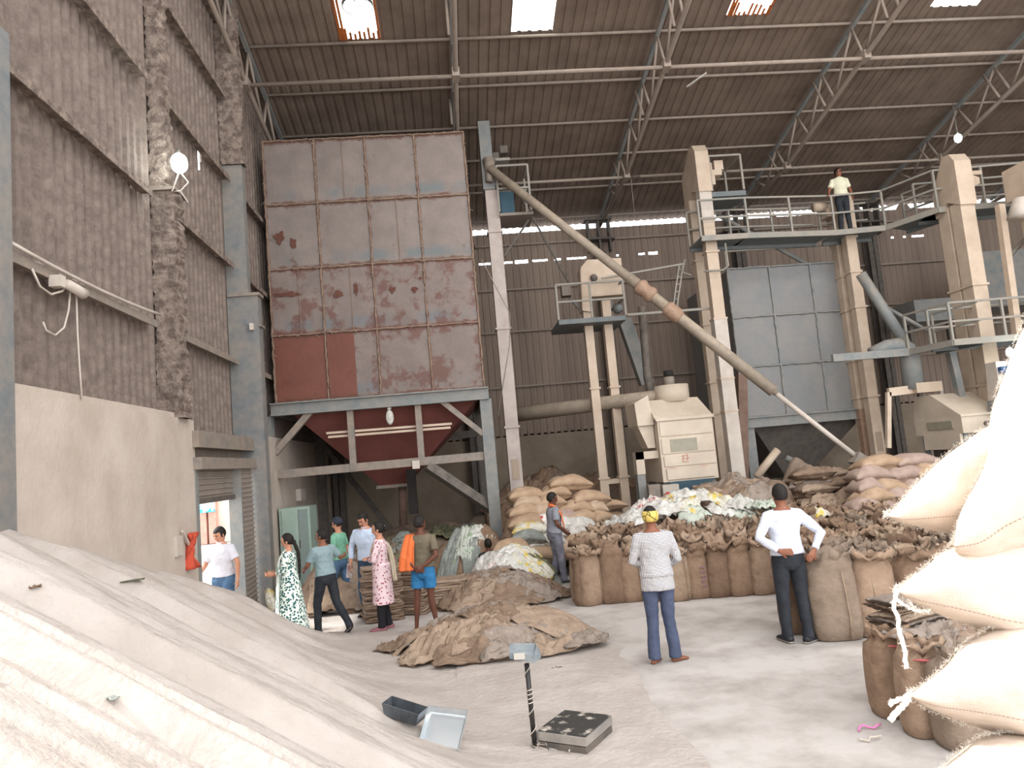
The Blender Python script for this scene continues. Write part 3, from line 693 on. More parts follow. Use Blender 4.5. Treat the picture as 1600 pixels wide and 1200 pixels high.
# duct behind the twin elevator, slanting
tag(MB().bar(P(975, 500, Y=19.4), P(1010, 600, Y=19.4), .3, .35, (1, 0, 0)).build('slanted_duct', m_bsteel), 'flat blue grey duct slanting down right of the twin leg elevator', 'duct')
tag(MB().tube([P(1003, 480, Y=18.8), P(1012, 590, Y=18.6), P(1020, 625, Y=18.2)], .11, 10).build('down_pipe', m_darkst), 'dark vertical pipe below the taped joint of the slanting grain pipe', 'pipe')
tag(MB().bb(P(1043, 590, Y=20.5), P(1085, 575, Y=22)).build('wall_box', m_darkst), 'dark box low behind the cream cleaner', 'box') if False else None

def side_elevator(label, xr_, w_, y, gap, ztop, m, m2, seams, ztaper=.35, legd=.25, patches=(), whitespan=None, hood=.5):
    """two legs one behind the other, seen from the left: xr_ right edge of the front face"""
    t = thing('bucket_elevator', (xr_-w_/2, y, 0), label, 'grain elevator'); x = xr_-w_/2
    casing(t, x, y, w_, legd, 0, ztop-1.2, m, seams, patches=patches)
    casing(t, x-.01, y+gap, w_*.95, legd, 0, ztop-1.2, m2, seams, 'return_leg_casing')
    y0, y1 = y-legd/2-.05, y+gap+legd/2+.05
    pr = [(y0, ztop-1.3), (y0, ztop-.22), (y0+.15, ztop), (y0+.4, ztop+.02), (y1, ztop-hood), (y1, ztop-1.35), ((y0+y1)/2, ztop-1.1)]
    n = len(pr); h = w_/2+.03
    part(MB().add([(x-h, a, b) for a, b in pr]+[(x+h, a, b) for a, b in pr], [tuple(range(n)), tuple(range(2*n-1, n-1, -1))]+[(i, i+n, (i+1) % n+n, (i+1) % n) for i in range(n)]), 'head_casing', m, t)
    if whitespan: part(MB().bb((x-w_/2-.012, y-legd/2-.012, whitespan[0]), (x+w_/2+.012, y+legd/2+.01, whitespan[1])), 'white_section', m_white, t)
    return t, x
def zz_(py, px, y): return P(px, py, Y=y).z
Y2 = 18.0
t, e2x = side_elevator('tall elevator with cream and white sections right of the cream cleaner', P(1103, 250, Y=Y2).x-.02, .3, Y2, .85, zz_(228, 1090, Y2), m_cream, m_cream, [zz_(q, 1110, Y2) for q in (272, 345, 395, 500, 594, 645)], patches=[zz_(718, 1148, Y2)], whitespan=(zz_(350, 1100, Y2), zz_(270, 1100, Y2)))
part(MB().bb((e2x-.17, Y2-.15, 0), (e2x+.17, Y2+.14, zz_(500, 1120, Y2))), 'white_section', m_white, t)
part(MB().bb((e2x+.15, Y2+.1, 9.35), (e2x+.6, Y2+.5, 9.5)).bb((e2x+.2, Y2+.1, 9.5), (e2x+.35, Y2+.35, 9.7)).bb((e2x+.42, Y2+.1, 9.5), (e2x+.66, Y2+.4, 9.75)).bb((e2x+.15, Y2+.1, 9.1), (e2x+.4, Y2+.4, 9.36)), 'motor', m_cream, t)
zc = zz_(300, 1130, Y2)
part(MB().bb((e2x+.1, Y2-.1, zc-.15), (e2x+1.1, Y2+1.0, zc-.02)), 'service_platform', m_deck, t)
rail_frame(t, [(e2x+.2, Y2-.1, zc), (e2x+1.05, Y2-.1, zc), (e2x+1.05, Y2+1.0, zc), (e2x+.2, Y2+1.0, zc)], .95, mids=0)
# E3
Y3 = 18.35
t, e3x = side_elevator('cream elevator standing in front of the right hand silo edge', P(1340, 419, Y=Y3).x, .28, Y3, .5, 8.75, m_cream, m_cream, [zz_(q, 1350, Y3) for q in (425, 480, 560, 620)], patches=[zz_(690, 1370, Y3)])
part(MB().bb((e3x-.45, Y3+.1, 8.15), (e3x-.1, Y3+.5, 8.5)), 'motor_bracket', m_cream, t)
part(MB().tube([(e3x-.75, Y3+.2, 8.45), (e3x-.4, Y3+.2, 8.45)], .13, 12), 'motor', m_cream, t)
# E4 (two leg casings, sloped hood)
Y4 = 16.1
t, e4x = side_elevator('broad pair of cream elevator casings with a sloped hood at the right', P(1504, 256, Y=Y4).x, .36, Y4, .45, zz_(243, 1490, Y4), m_cream, m_cream, [zz_(q, 1520, Y4) for q in (447, 603)], legd=.36, hood=.75)
part(MB().add([(e4x+.2, Y4, 7.85), (e4x+.55, Y4, 8.0), (e4x+.55, Y4, 8.15), (e4x+.2, Y4, 8.3), (e4x+.2, Y4+.4, 7.85), (e4x+.55, Y4+.4, 8.0), (e4x+.55, Y4+.4, 8.15), (e4x+.2, Y4+.4, 8.3)], [(0, 1, 2, 3), (7, 6, 5, 4), (0, 4, 5, 1), (1, 5, 6, 2), (2, 6, 7, 3)]), 'motor_bracket', m_cream, t)
part(MB().box((e4x+.5, Y4+.2, 8.3), (.4, .25, .1)).box((e4x+.45, Y4+.2, 8.42), (.12, .12, .16)), 'motor', m_cream, t)
# E5 at the right edge
x5 = P(1598, 260, Y=15.2).x
t = thing('bucket_elevator', (x5+.2, 15.2, 0), 'cream elevator hood cut by the right edge of the picture', 'grain elevator')
part(MB().bb((x5, 15, 0), (x5+.5, 15.5, 7.3)), 'leg_casing', m_cream, t)
part(MB().bb((x5-.2, 14.9, 7.3), (x5+.6, 15.6, zz_(258, 1598, 15.2))), 'head_casing', m_cream, t)
part(MB().tube([P(1594, 310, Y=14.9), P(1597, 340, Y=14.9)], [.14, .3], 10), 'chute', m_white, t)

# ================================================================== WALKWAYS
def walkway(name, label, pts, z, wid, h=.95, mids=1, post_every=1.4, offs=None, back=True):
    """pts: front edge (x, y); the deck extends back by wid"""
    t = thing(name, (pts[0][0], pts[0][1], z), label, 'walkway')
    for (xa, ya), (xb, yb) in zip(pts[:-1], pts[1:]):
        d = Vector((xb-xa, yb-ya, 0)); n = Vector((-d.y, d.x, 0)).normalized()*wid; L = d.length
        A, B = Vector((xa, ya, z)), Vector((xb, yb, z))
        part(MB().add([A, B, B+n, A+n, A-Vector((0, 0, .05)), B-Vector((0, 0, .05)), B+n-Vector((0, 0, .05)), A+n-Vector((0, 0, .05))], [(0, 1, 2, 3), (7, 6, 5, 4), (0, 4, 5, 1), (2, 6, 7, 3), (1, 5, 6, 2), (3, 7, 4, 0)]), 'deck', m_deck, t)
        part(MB().bar(A-Vector((0, 0, .05)), B-Vector((0, 0, .05)), .06, .14), 'edge_beam', m_rail, t)
        part(MB().bar(A+n-Vector((0, 0, .08)), B+n-Vector((0, 0, .08)), .06, .12), 'edge_beam', m_deck, t)
        for side in ((Vector(), n) if back else (Vector(),)):
            mb = MB()
            for k in range(mids+1): q = Vector((0, 0, h*(k+1)/(mids+1))); mb.bar(A+side+q, B+side+q, .045, .045)
            part(mb, 'railing', m_rail, t)
            c = max(1, round(L/post_every))
            for i in range(c+1 if (xb, yb) == tuple(pts[-1]) else c): q = A.lerp(B, i/c)+side; part(MB().bar(q, q+Vector((0, 0, h)), .05, .05), 'post', m_rail, t)
    return t
ZC = 7.56
q = [P(px, py, Z=ZC) for px, py in ((1085, 389), (1158, 380), (1292, 369), (1375, 358), (1465, 325), (1600, 311))]
walkway('walkway', 'railed high walkway joining the elevator heads, a man standing on it', [(e2x-.35, 17.6), (e2x+.9, 17.6), (q[2].x, 17.85), (q[3].x, 17.7), (q[4].x, q[4].y), (q[5].x+1.5, q[5].y)], ZC, .9)
tz = 3.98
ql = [P(1300, 556, Y=16.6), P(1420, 550, Y=16.6), P(1504, 531, Y=15.0), P(1600, 522, Y=15.0)]
walkway('walkway', 'lower blue grey walkway at right below the high walkway', [(ql[1].x, 16.6), (ql[2].x, 15.3), (ql[3].x+1, 15.2)], 4.15, .8, h=.85)
part(MB().bar((ql[0].x, 16.6, 4.1), (ql[1].x, 16.6, 4.1), .1, .18), 'edge_beam', m_bsteel, bpy.data.objects['walkway.001'])
# struts and ladders round the elevators
def strut(a, b, w_, m, label, name='steel_strut', tube=False):
    return tag((MB().tube([a, b], w_/2, 8) if tube else MB().bar(a, b, w_, w_)).build(name, m), label, 'strut')
strut(P(940, 435, Y=18.2), P(1070, 412, Y=18.2), .045, m_rail, 'thin tie rod running from the twin leg elevator head to the white elevator')
strut(P(980, 492, Y=18.2), P(1110, 482, Y=18.2), .06, m_rail, 'tie bar level with the twin elevator platform')
strut(P(1120, 335, Y=19), P(1260, 412, Y=19), .12, m_bsteel, 'slanting pipe behind the high walkway', tube=True)
strut(P(805, 290, Y=20), P(890, 445, Y=20), .05, m_darkst, 'thin slanting brace under the roof right of the grey elevator')
strut(P(812, 350, Y=20), P(842, 370, Y=20), .04, m_darkst, 'short dark stay left of the twin elevator') if False else None
t = thing('ladder', (P(1060, 450, Y=17.9).x, 17.9, 5), 'thin steel ladder hanging left of the white elevator', 'ladder')
a, b, c_, d_ = P(1061, 415, Y=17.9), P(1051, 485, Y=17.9), P(1067, 415, Y=17.9), P(1057, 485, Y=17.9)
part(MB().bar(a, b, .03, .03), 'rail', m_rail, t); part(MB().bar(c_, d_, .03, .03), 'rail', m_rail, t)
for k in range(6): part(MB().bar(a.lerp(b, (k+.5)/6), c_.lerp(d_, (k+.5)/6), .02, .02), 'rung', m_rail, t)
# cable guard hoop below the walkway at the white elevator
tag(MB().tube([P(1070, 405, Y=17.7), P(1066, 425, Y=17.7), P(1080, 430, Y=17.7)], .02, 6).tube([P(1133, 380, Y=17.7), P(1138, 415, Y=17.7), P(1130, 422, Y=17.7), P(1100, 424, Y=17.7)], .025, 6).build('hoop_guard', m_rail), 'bent rail hoop hanging under the white elevator platform', 'rail')
cable([P(752, 405, Y=16.2), P(797, 490, Y=16.2), P(796, 540, Y=16.2), P(778, 650, Y=16.2)], .012, m_steel, 'thin cable running down across the grey elevator')
cable([(5.3, 19.35, 9.93), P(986, 280, Y=19.35), P(990, 320, Y=19.35), P(996, 378, Y=19.35)], .01, m_steel, 'thin rope hanging from the third truss')

# ================================================================== SECOND SILO
s2y = 19.0
a, b = P(1139, 500, Y=s2y), P(1340, 500, Y=s2y)
t, h2x, h2y, z2t = silo('storage_silo', 'blue grey square silo with plain hopper behind the slanting pipe', P(1145, 500, Y=s2y).x, P(1340, 500, Y=s2y).x, s2y, 22.6, P(1260, 648, Y=s2y).z+.05, P(1240, 414, Y=s2y).z, 3, 3, lambda i, j: m_silo2, 8, rib=m_bsteel, ribw=.07, hopm=m_darkst, hopz=1.6)
z_ = P(1240, 414, Y=s2y).z
rail_frame(t, [(P(1145, 500, Y=s2y).x, s2y, z_), (P(1340, 500, Y=s2y).x, s2y, z_)], .5, mids=0)
strut(P(1158, 585, Y=18.6), P(1161, 760, Y=18.6), .24, mat('brown_post', '#80695d', '#70594e', 3), 'brown post standing left of the blue grey silo', 'steel_post')
strut((P(1345, 640, Y=18.8).x, 18.8, 2.9), (P(1345, 640, Y=18.8).x, 18.8, 0), .2, m_tape, 'brown post right of the blue grey hopper', 'steel_post')
strut(P(1182, 745, Y=17.8), P(1215, 703, Y=17.8), .2, m_cream, 'short slanting cream spout under the blue grey hopper', 'spout_pipe', True)
strut(P(1228, 715, Y=17.9), P(1290, 745, Y=17.6), .16, m_bsteel, 'slanting grey pipe below the blue grey hopper', 'spout_pipe', True)
# big blue grey tanks beyond, right
tag(MB().bb(P(1545, 480, Y=19.5), P(1625, 405, Y=21)).build('steel_tank', m_bsteel), 'blue grey tank behind the walkway at the far right edge', 'tank')
tag(MB().bb((P(1432, 500, Y=20).x, 20, P(1432, 503, Y=20).z), (P(1510, 500, Y=20).x, 21.5, P(1440, 468, Y=20).z)).build('steel_tank', m_bsteel), 'blue grey tank low behind the cream casing pair', 'tank')
for _x in (P(1436, 500, Y=20).x+.1, P(1508, 500, Y=20).x-.1): strut((_x, 20.6, 0), (_x, 20.6, P(1432, 503, Y=20).z), .12, m_darkst, 'thin dark post carrying the tank behind the cream casing pair, %s one' % ('left' if _x < P(1470, 500, Y=20).x else 'right'), 'steel_post')

# ================================================================== CLEANING MACHINES
my = 17.0
def W(px, py, y=my): return P(px, py, Y=y)
t = thing('grain_cleaner', (5.4, my+.7, 0), 'cream grain cleaning machine with a round fan housing on top', 'machine')
x0, x1 = W(1031, 700).x, W(1118, 700).x; zb_, ztm = W(1080, 750).z, W(1075, 652).z
part(MB().bb((x0, my, zb_), (x1, my+1.6, ztm)), 'body', m_mach, t)
zh = W(1075, 622).z
part(MB().add([(x0-.05, my-.05, ztm), (x1+.02, my-.05, ztm), (x1-.12, my+.55, zh+.05), (x0-.08, my+.55, zh+.05), (x0-.05, my+1.6, ztm), (x1+.02, my+1.6, ztm), (x1-.12, my+1.3, zh+.05), (x0-.08, my+1.3, zh+.05)],
              [(0, 1, 2, 3), (3, 2, 6, 7), (1, 5, 6, 2), (4, 0, 3, 7), (5, 4, 7, 6), (0, 4, 5, 1)]), 'sloped_hood', m_mach, t)
def panel(nm, pa, pb, m, dy=.03):
    a, b = W(*pa), W(*pb); part(MB().bb((a.x, my-dy, a.z), (b.x, my+.01, b.z)), nm, m, t)
part(MB().bb((x0-.04, my-.06, ztm-.04), (x1+.03, my, ztm+.03)), 'moulding', m_mach, t)
H = [(x0+.05, x1-.05)]
zl_ = [ztm-.08, ztm-.4, ztm-.46, ztm-.82, ztm-.88, zb_+.36, zb_+.3, zb_+.05]
part(MB().bb((x0+.04, my-.03, zl_[1]), (x1-.06, my, zl_[0])), 'panel', m_mach, t)
part(MB().bb((x0+.05, my-.03, zl_[3]), (x1-.04, my, zl_[2])), 'panel', m_mach, t)
part(MB().bb((x0+.25, my-.04, zl_[3]+.03), (x0+.9, my-.03, zl_[2]-.03)), 'window', m_glassd, t)
lp_ = MB().bb((x0+.07, my-.035, zl_[5]), (x1-.03, my, zl_[4])); part(lp_, 'panel', m_mach, t)
part(MB().bb((x0+.1, my-.05, zl_[7]), (x1-.1, my, zl_[6])), 'drawer', m_mach, t)
xm, zm = x0+.58, (zl_[5]+zl_[4])/2+.02
mb = MB(); mred = mat('red_marks', '#c98e80')
for k, (dx, dz, dx2, dz2) in enumerate(((-.1, .08, .08, .1), (-.08, .02, .1, .03), (-.06, -.05, .06, -.06), (-.05, .1, -.07, -.07), (.05, .12, .04, -.03))): mb.bar((xm+dx, my-.045, zm+dz), (xm+dx2, my-.045, zm+dz2), .012, .012)
part(mb, 'red_emblem', mred, t)
mb = MB()
for ox in (-.42, .34):
    for k in range(4): mb.bar((xm+ox+k*.05, my-.045, zm-.2+.03*(k % 2)), (xm+ox+k*.05+.035, my-.045, zm-.19), .012, .012)
part(mb, 'red_lettering', mred, t)
c = W(1048, 612, my+.7)
part(MB().tube([(c.x+.05, my+.8, zh-.02), (c.x+.05, my+.8, zh+.4)], .42, 24), 'fan_housing', m_mach, t)
part(MB().tube([(c.x+.02, my+.8, zh+.38), (c.x+.02, my+.8, zh+.62)], .13, 14), 'motor', m_steel, t)
part(MB().tube([(c.x+.02, my+.8, zh+.62), (c.x+.02, my+.8, zh+.78)], .12, 14), 'motor_cap', m_black, t)
# side hopper and feed
a = W(993, 645, my+.3)
part(MB().add([(x0-.42, my+.2, ztm-.1), (x0-.02, my+.2, ztm-.1), (x0-.02, my+1.2, ztm-.1), (x0-.42, my+1.2, ztm-.1), (x0-.45, my+.2, ztm+.45), (x0-.1, my+.2, ztm+.62), (x0-.1, my+1.2, ztm+.62), (x0-.45, my+1.2, ztm+.45)], [(0, 1, 5, 4), (1, 2, 6, 5), (2, 3, 7, 6), (3, 0, 4, 7), (4, 5, 6, 7), (3, 2, 1, 0)]), 'side_housing', m_mach, t)
part(MB().add([(x0-.2, my+.3, ztm-.65), (x0-.02, my+.3, ztm-.65), (x0-.02, my+.9, ztm-.65), (x0-.2, my+.9, ztm-.65), (x0-.4, my+.3, ztm-.1), (x0-.02, my+.3, ztm-.1), (x0-.02, my+.9, ztm-.1), (x0-.4, my+.9, ztm-.1)], [(0, 1, 5, 4), (1, 2, 6, 5), (2, 3, 7, 6), (3, 0, 4, 7), (3, 2, 1, 0)]), 'side_hopper', m_mach, t)
part(MB().bb((x0-.55, my+.2, ztm-.9), (x0, my+.5, ztm-.72)).bb((x0-.55, my+.2, ztm-1.25), (x0-.35, my+.5, ztm-.72)), 'spout', m_mach, t)
part(MB().bb((x0-.55, my+.22, 0), (x0-.36, my+.5, ztm-1.25)), 'leg', m_bsteel, t)
for xx in (x0+.1, x1-.12): part(MB().bb((xx-.07, my+.1, 0), (xx+.07, my+.24, zb_)), 'leg', m_bsteel, t)
for xx in (x0+.1, x1-.12): part(MB().bb((xx-.07, my+1.3, 0), (xx+.07, my+1.44, zb_)), 'leg', m_bsteel, t)
part(MB().add([(x0+.1, my-.02, zb_), (x1-.1, my-.02, zb_), (x1-.1, my+1.2, zb_), (x0+.1, my+1.2, zb_), (x0+.65, my+.3, zb_-.35), (x0+.85, my+.3, zb_-.35), (x0+.85, my+.6, zb_-.35), (x0+.65, my+.6, zb_-.35)], [(4, 5, 1, 0), (5, 6, 2, 1), (6, 7, 3, 2), (7, 4, 0, 3), (7, 6, 5, 4)]), 'outlet_hopper', mat('blue_paint', '#5a7a8c', '#6d8490', 3), t)
part(MB().bb((x0-.1, my-.25, 0), (x0+.28, my, zb_-.05)), 'outlet_box', m_white, t)
part(MB().bb((x0-.42, my-.2, 0), (x0-.15, my, zb_-.02)), 'outlet_box', m_steel, t)
# air duct from the fan to the left behind the elevators
a, b, c = P(1010, 622, Y=my+.9), P(930, 632, Y=18.9), P(790, 650, Y=19.8)
tag(MB().tube([(x0+.4, my+.95, zh+.18), a, b, c], [.17, .17, .19, .2], 14).build('air_duct', m_pipe), 'horizontal air duct running left from the cleaner fan behind the twin legs', 'duct')

# second machine at right
my = 15.6
t = thing('grain_cleaner', (10.8, my+.7, 0), 'cream cleaning machine with sloped hood at right above the stacked bags', 'machine')
A = {k: W(*v) for k, v in dict(bl=(1440, 655), br=(1507, 645), fl=(1443, 700), fr=(1510, 690)).items()}
x0, x1 = A['bl'].x, A['br'].x; z1 = W(1475, 652).z; z0 = W(1475, 678).z; zt2 = W(1440, 622, my+.8).z
part(MB().bb((x0, my, z0), (x1, my+1.7, z1)), 'body', m_mach, t)
part(MB().add([(x0, my, z1), (x1, my, z1), (x1-.15, my+.9, z1+.55), (x0-.05, my+.9, z1+.55), (x0, my+1.7, z1), (x1, my+1.7, z1), (x1-.15, my+1.5, z1+.55), (x0-.05, my+1.5, z1+.55)], [(0, 1, 2, 3), (3, 2, 6, 7), (1, 5, 6, 2), (4, 0, 3, 7), (5, 4, 7, 6)]), 'sloped_hood', m_mach, t)
part(MB().bb((x0-.03, my-.03, z1-.03), (x1+.03, my, z1+.02)), 'moulding', m_mach, t)
part(MB().bb((x0-.02, my+.1, z0-.35), (x0+.25, my+1.4, z0)), 'side_skirt', m_mach, t)
part(MB().bb((x0-.03, my+.3, z1-.28), (x0, my+1.2, z1-.1)), 'window', m_glassd, t)
for (dx, dy) in ((.1, .1), (1.0, .1), (.1, 1.5), (1.0, 1.5)): part(MB().bb((x0+dx-.05, my+dy-.05, 0), (x0+dx+.05, my+dy+.05, z0)), 'leg', m_bsteel, t)
for k in range(3): part(MB().bb((x0+.3, my-.02, z0-.2-.22*k), (x1-.05, my+.03, z0-.14-.22*k)), 'screen_rail', mat('green_rail', '#6f8277', rough=.6), t)
part(MB().bb((x0+.25, my+.1, .3), (x1, my+1.5, z0-.1)), 'sieve_box', m_darkst, t)
part(MB().bar((x0+.28, my-.35, z1-.2), (x1+.1, my-.35, z1-.2), .04, .05).bar((x0+.28, my-.35, z1-.2), (x0+.28, my-.35, 1.0), .04, .05), 'guard_rail', m_darkst, t)
f0, f1, f2 = W(1388, 613, my+1.2), W(1388, 700, my+1.2), W(1455, 605, my+1.2)
part(MB().bar(f0, f1, .1, .1, (0, 1, 0)), 'pipe_frame', m_cream, t); part(MB().bar(f0, f2, .1, .2), 'pipe_frame', m_cream, t)
part(MB().bb((f2.x-.5, my+1.0, f2.z-.12), (f2.x+.15, my+1.5, f2.z+.12)), 'inlet_box', m_cream, t)
part(MB().bar(f2+Vector((.2, 0, .1)), f2+Vector((.25, 0, -.5)), .08, .08, (0, 1, 0)), 'pipe_frame', m_white, t)
yy = my+1.25
tag(MB().tube([P(1428, 608, Y=yy), P(1422, 560, Y=yy), P(1416, 546, Y=yy), P(1404, 540, Y=yy), P(1385, 542, Y=yy), P(1362, 552, Y=yy)], [.24, .24, .22, .2, .17, .15], 14).build('air_duct', m_bsteel), 'elbow shaped air duct rising from the right hand cleaner', 'duct')
strut(P(1345, 428, Y=17.3), P(1420, 545, Y=17.0), .26, m_bsteel, 'thick slanting pipe right of the blue grey silo', 'grain_pipe', True)
strut(P(1384, 480, Y=17.6), P(1455, 520, Y=17.2), .1, m_bsteel, 'thin slanting pipe above the elbow duct', 'grain_pipe', True)
strut(P(1485, 550, Y=16.4), P(1512, 665, Y=16.4), .16, m_bsteel, 'blue post beside the cream casing pair', 'steel_post')
strut(P(1562, 320, Y=15.6), P(1590, 525, Y=15.6), .15, m_cream, 'thin cream post right of the cream casing pair', 'steel_post')
strut(P(1573, 405, Y=15.9), P(1605, 370, Y=15.9), .1, m_rail, 'short slanting pipe at the right edge', 'grain_pipe', True)
t = thing('packing_machine', P(1562, 600, Y=15.4), 'pale machine with blue motor low at the right edge', 'machine')
c = P(1560, 590, Y=15.4)
part(MB().box(c+Vector((0, 0, -.1)), (.35, .4, .9), taper=.8), 'body', m_white, t); part(MB().box(c+Vector((.02, -.22, .15)), (.28, .1, .14)), 'blue_motor', mat('blue_motor', '#2c4f77', rough=.5), t)
part(MB().tube([c+Vector((.35, 0, -.1)), c+Vector((.35, .1, -.1))], .22, 16), 'wheel', m_steel, t)
part(MB().bb((c.x-.2, 15.2, 0), (c.x+.2, 15.6, c.z-.5)), 'stand', m_bsteel, t)
# ================================================================== GRAIN HEAP
def hp(x, y):
    """height of the grain heap"""
    p = 1.38-.618*x-.252*y-.6*max(0, y-11.0)
    q = p/.22
    b = .22*(math.log(1+math.exp(q)) if q < 20 else q)
    s = y+.10*x
    wv = s+.10*mnoise.noise(Vector((x*.45, s*.9, 0)))
    def rid(v, f, sd):   # one sided terraces, running down the slope
        k = v*f+sd; i = math.floor(k); fr = k-i
        amp = .55+.45*mnoise.noise(Vector((i*7.3+sd, x*.25, 1)))
        return amp*((1-fr)*1.0 if fr > .12 else fr/.12*.88)
    r = .27*rid(wv, .95, .2)+.085*rid(wv+.08*mnoise.noise(Vector((x*.8, y, 5))), 2.5, .6)+.012*rid(wv+.04*mnoise.noise(Vector((x*1.2, y*2, 9))), 6.3, .1)
    fade = min(1, max(0, b/.55))*min(1, .25+(x+3.9)*1.2)
    return b+r*fade*1.0+.035*mnoise.noise(Vector((x*1.1, y*1.1, 3)))*fade+.012*mnoise.noise(Vector((x*2.2, y*9, 8)))*min(1, b*6) - .004
xs = [-3.9+.035*i for i in range(0, 178)]; ys = []
y = .2
while y < 13: ys.append(y); y += .018+.0035*y
mb = MB(); G = [[Vector((x, y, hp(x, y))) for x in xs] for y in ys]; mb.grid(G)
heap = tag(mb.build('grain_heap', m_grain), 'huge pale heap of bran or grain sloping down from the left wall', 'grain heap', kind='stuff')
# thin spread of spilt grain ripples on the floor
mb = MB(); G = []
for i in range(90):
    row = []
    for j in range(110):
        x = -.2+3.6*j/109; y = 5.0+5.0*i/89
        e = min(1, max(0, (1.9-x+.5*mnoise.noise(Vector((x*.8, y*.6, 0))))*.9)); e2 = min(1, max(0, (9.8-y)*.7))
        z = .004+.03*e*e2*(.55+.45*mnoise.noise(Vector((x*1.2+y*.6, y*4.5, 2))))-.006*(1-e*e2)
        row.append(Vector((x, y, z)))
    G.append(row)
mb.grid(G); tag(mb.build('spilt_grain', m_grain), 'thin rippled layer of spilt grain on the floor round the weighing scale', 'spilt grain', kind='stuff')
def onheap(px, py):   # walk the photo ray down to the heap
    for k in range(150, 1400):
        q = P(px, py, Y=k*.01)
        if q.z <= hp(q.x, q.y): return q
    return q
# twigs / paper scraps
def scrap(px, py, label, m, s=.09, rot=0):
    c = onheap(px, py); mb = MB(); G = []
    for i in range(6):
        G.append([Vector((s*(i/5-.5)*2, s*.35*(j/3-.5)*2, .01+.02*mnoise.noise(Vector((i*.8, j*.9, px))))) for j in range(4)])
    mb.grid(G); o = mb.build('scrap', m, loc=c+Vector((0, 0, .015)), rz=rot); o.modifiers.new('t', 'SOLIDIFY').thickness = .004
    return tag(o, label, 'scrap')
scrap(207, 912, 'pale scrap lying high on the grain heap below the wall', m_poly['olive'], .09, .2)
scrap(175, 1100, 'crumpled pale scrap half buried in the bright front of the grain heap', m_poly['grey'], .05, -.9)
scrap(55, 924, 'small dark crumb on the grain heap near the left edge', m_jute[2], .03, .4)

# ================================================================== SACKS
def sack_open(seed, h=.68, w_=.19, d_=.145):
    """standing open-mouthed sack: filled body and a crumpled, loose mouth"""
    rnd = random.Random(seed); n = 28; G = []
    bx, by = rnd.uniform(-.03, .03), rnd.uniform(-.03, .03)
    prof = [(.0, .80, .12), (.02, .95, .06), (.1, 1.02, .02), (.25, 1.06, 0), (.45, 1.04, 0), (.6, .99, 0), (.7*1, .93, .0)]
    for z, s, c in prof:
        row = []
        for j in range(n):
            th = 2*math.pi*j/n; ct, st = math.cos(th), math.sin(th)
            p = .62; x = math.copysign(abs(ct)**p, ct); y = math.copysign(abs(st)**p, st)
            r = s*(1+.05*mnoise.noise(Vector((ct*2, st*2, z*3+seed))))
            row.append(Vector((x*w_*r+bx*z, y*d_*r+by*z, z*h/.7)))
        G.append(row)
    lean = Vector((rnd.uniform(-.5, .5), rnd.uniform(-.6, .2), 0)); fold = rnd.uniform(0, 6)
    for k, (dz, s) in enumerate(((.03, .92), (.07, .80), (.12, .76), (.16, .80), (.16, .86), (.11, .88))):
        row = []
        for j in range(n):
            th = 2*math.pi*j/n; ct, st = math.cos(th), math.sin(th)
            v = Vector((ct*1.2, st*1.2, k*.22+seed*3))
            w1 = mnoise.noise(v*1.3); w2 = mnoise.noise(v*2.6+Vector((5, 0, 0))); f = (k+1)/6
            r = s*(1+.62*w1*f+.16*w2*f+.07*math.sin(th*3+fold)*f)
            row.append(Vector((ct*w_*r+lean.x*f*.2, st*d_*r*1.05+lean.y*f*.2, h+dz+.09*w2*f+.12*w1*f)))
        G.append(row)
    for dz, s in ((.07, .62), (.02, .5), (-.01, .25), (-.015, .02)):
        G.append([Vector((math.cos(2*math.pi*j/n)*w_*s+lean.x*.05, math.sin(2*math.pi*j/n)*d_*s+lean.y*.05, h+dz+.02*mnoise.noise(Vector((j, dz*9, seed))))) for j in range(n)])
    mb = MB(); mb.grid(G, closed=True); mb.f.append(tuple(reversed(range(n)))); mb.sm.append(False)
    return mb
m_ink = mat('purple_ink', '#6f4f68', '#8a6a72', 30, .9)
m_tie = mat('pink_tie', '#c46a6a', rough=.9)
protos = []
for i in range(10):
    o = sack_open(i*3+1).build('jute_sack', m_jute[i % 5]); protos.append(o)
random.seed(11)
sacks = []; used = set()
def put(i, x, y, rz, sc, label, group=None, z=0):
    if i not in used: o = protos[i]; used.add(i)
    else: o = protos[i].copy(); COL.objects.link(o)
    o.location = (x, y, z); o.rotation_euler.z = rz; o.scale = (sc[0], sc[1], sc[2]); tag(o, label, 'sack', group); sacks.append(o); return o
# printed marks and a seam as children of the nearest sacks
def marks(o, k=4, side=1):
    mb = MB(); rnd = random.Random(k)
    for r in range(5):
        z = .5-.075*r
        for c in range(2): mb.box((side*(.03+.045*c), -.158, z), (.03, .004, .035 if (r+c) % 2 else .018)); 
    c_ = mb.build('printed_marks', m_ink, o)
def seam(o, x=.1):
    mb = MB(); mb.tube([(x, -.155, .03), (x+.01, -.166, .2), (x, -.163, .45), (x-.01, -.15, .66)], .006, 5); mb.build('side_seam', m_jute[3], o)
ordn = ['first', 'second', 'third', 'fourth', 'fifth', 'sixth', 'seventh', 'eighth', 'ninth', 'tenth', 'eleventh', 'twelfth', 'thirteenth', 'fourteenth', 'fifteenth', 'sixteenth', 'seventeenth', 'eighteenth', 'nineteenth', 'twentieth', 'twenty first', 'twenty second']
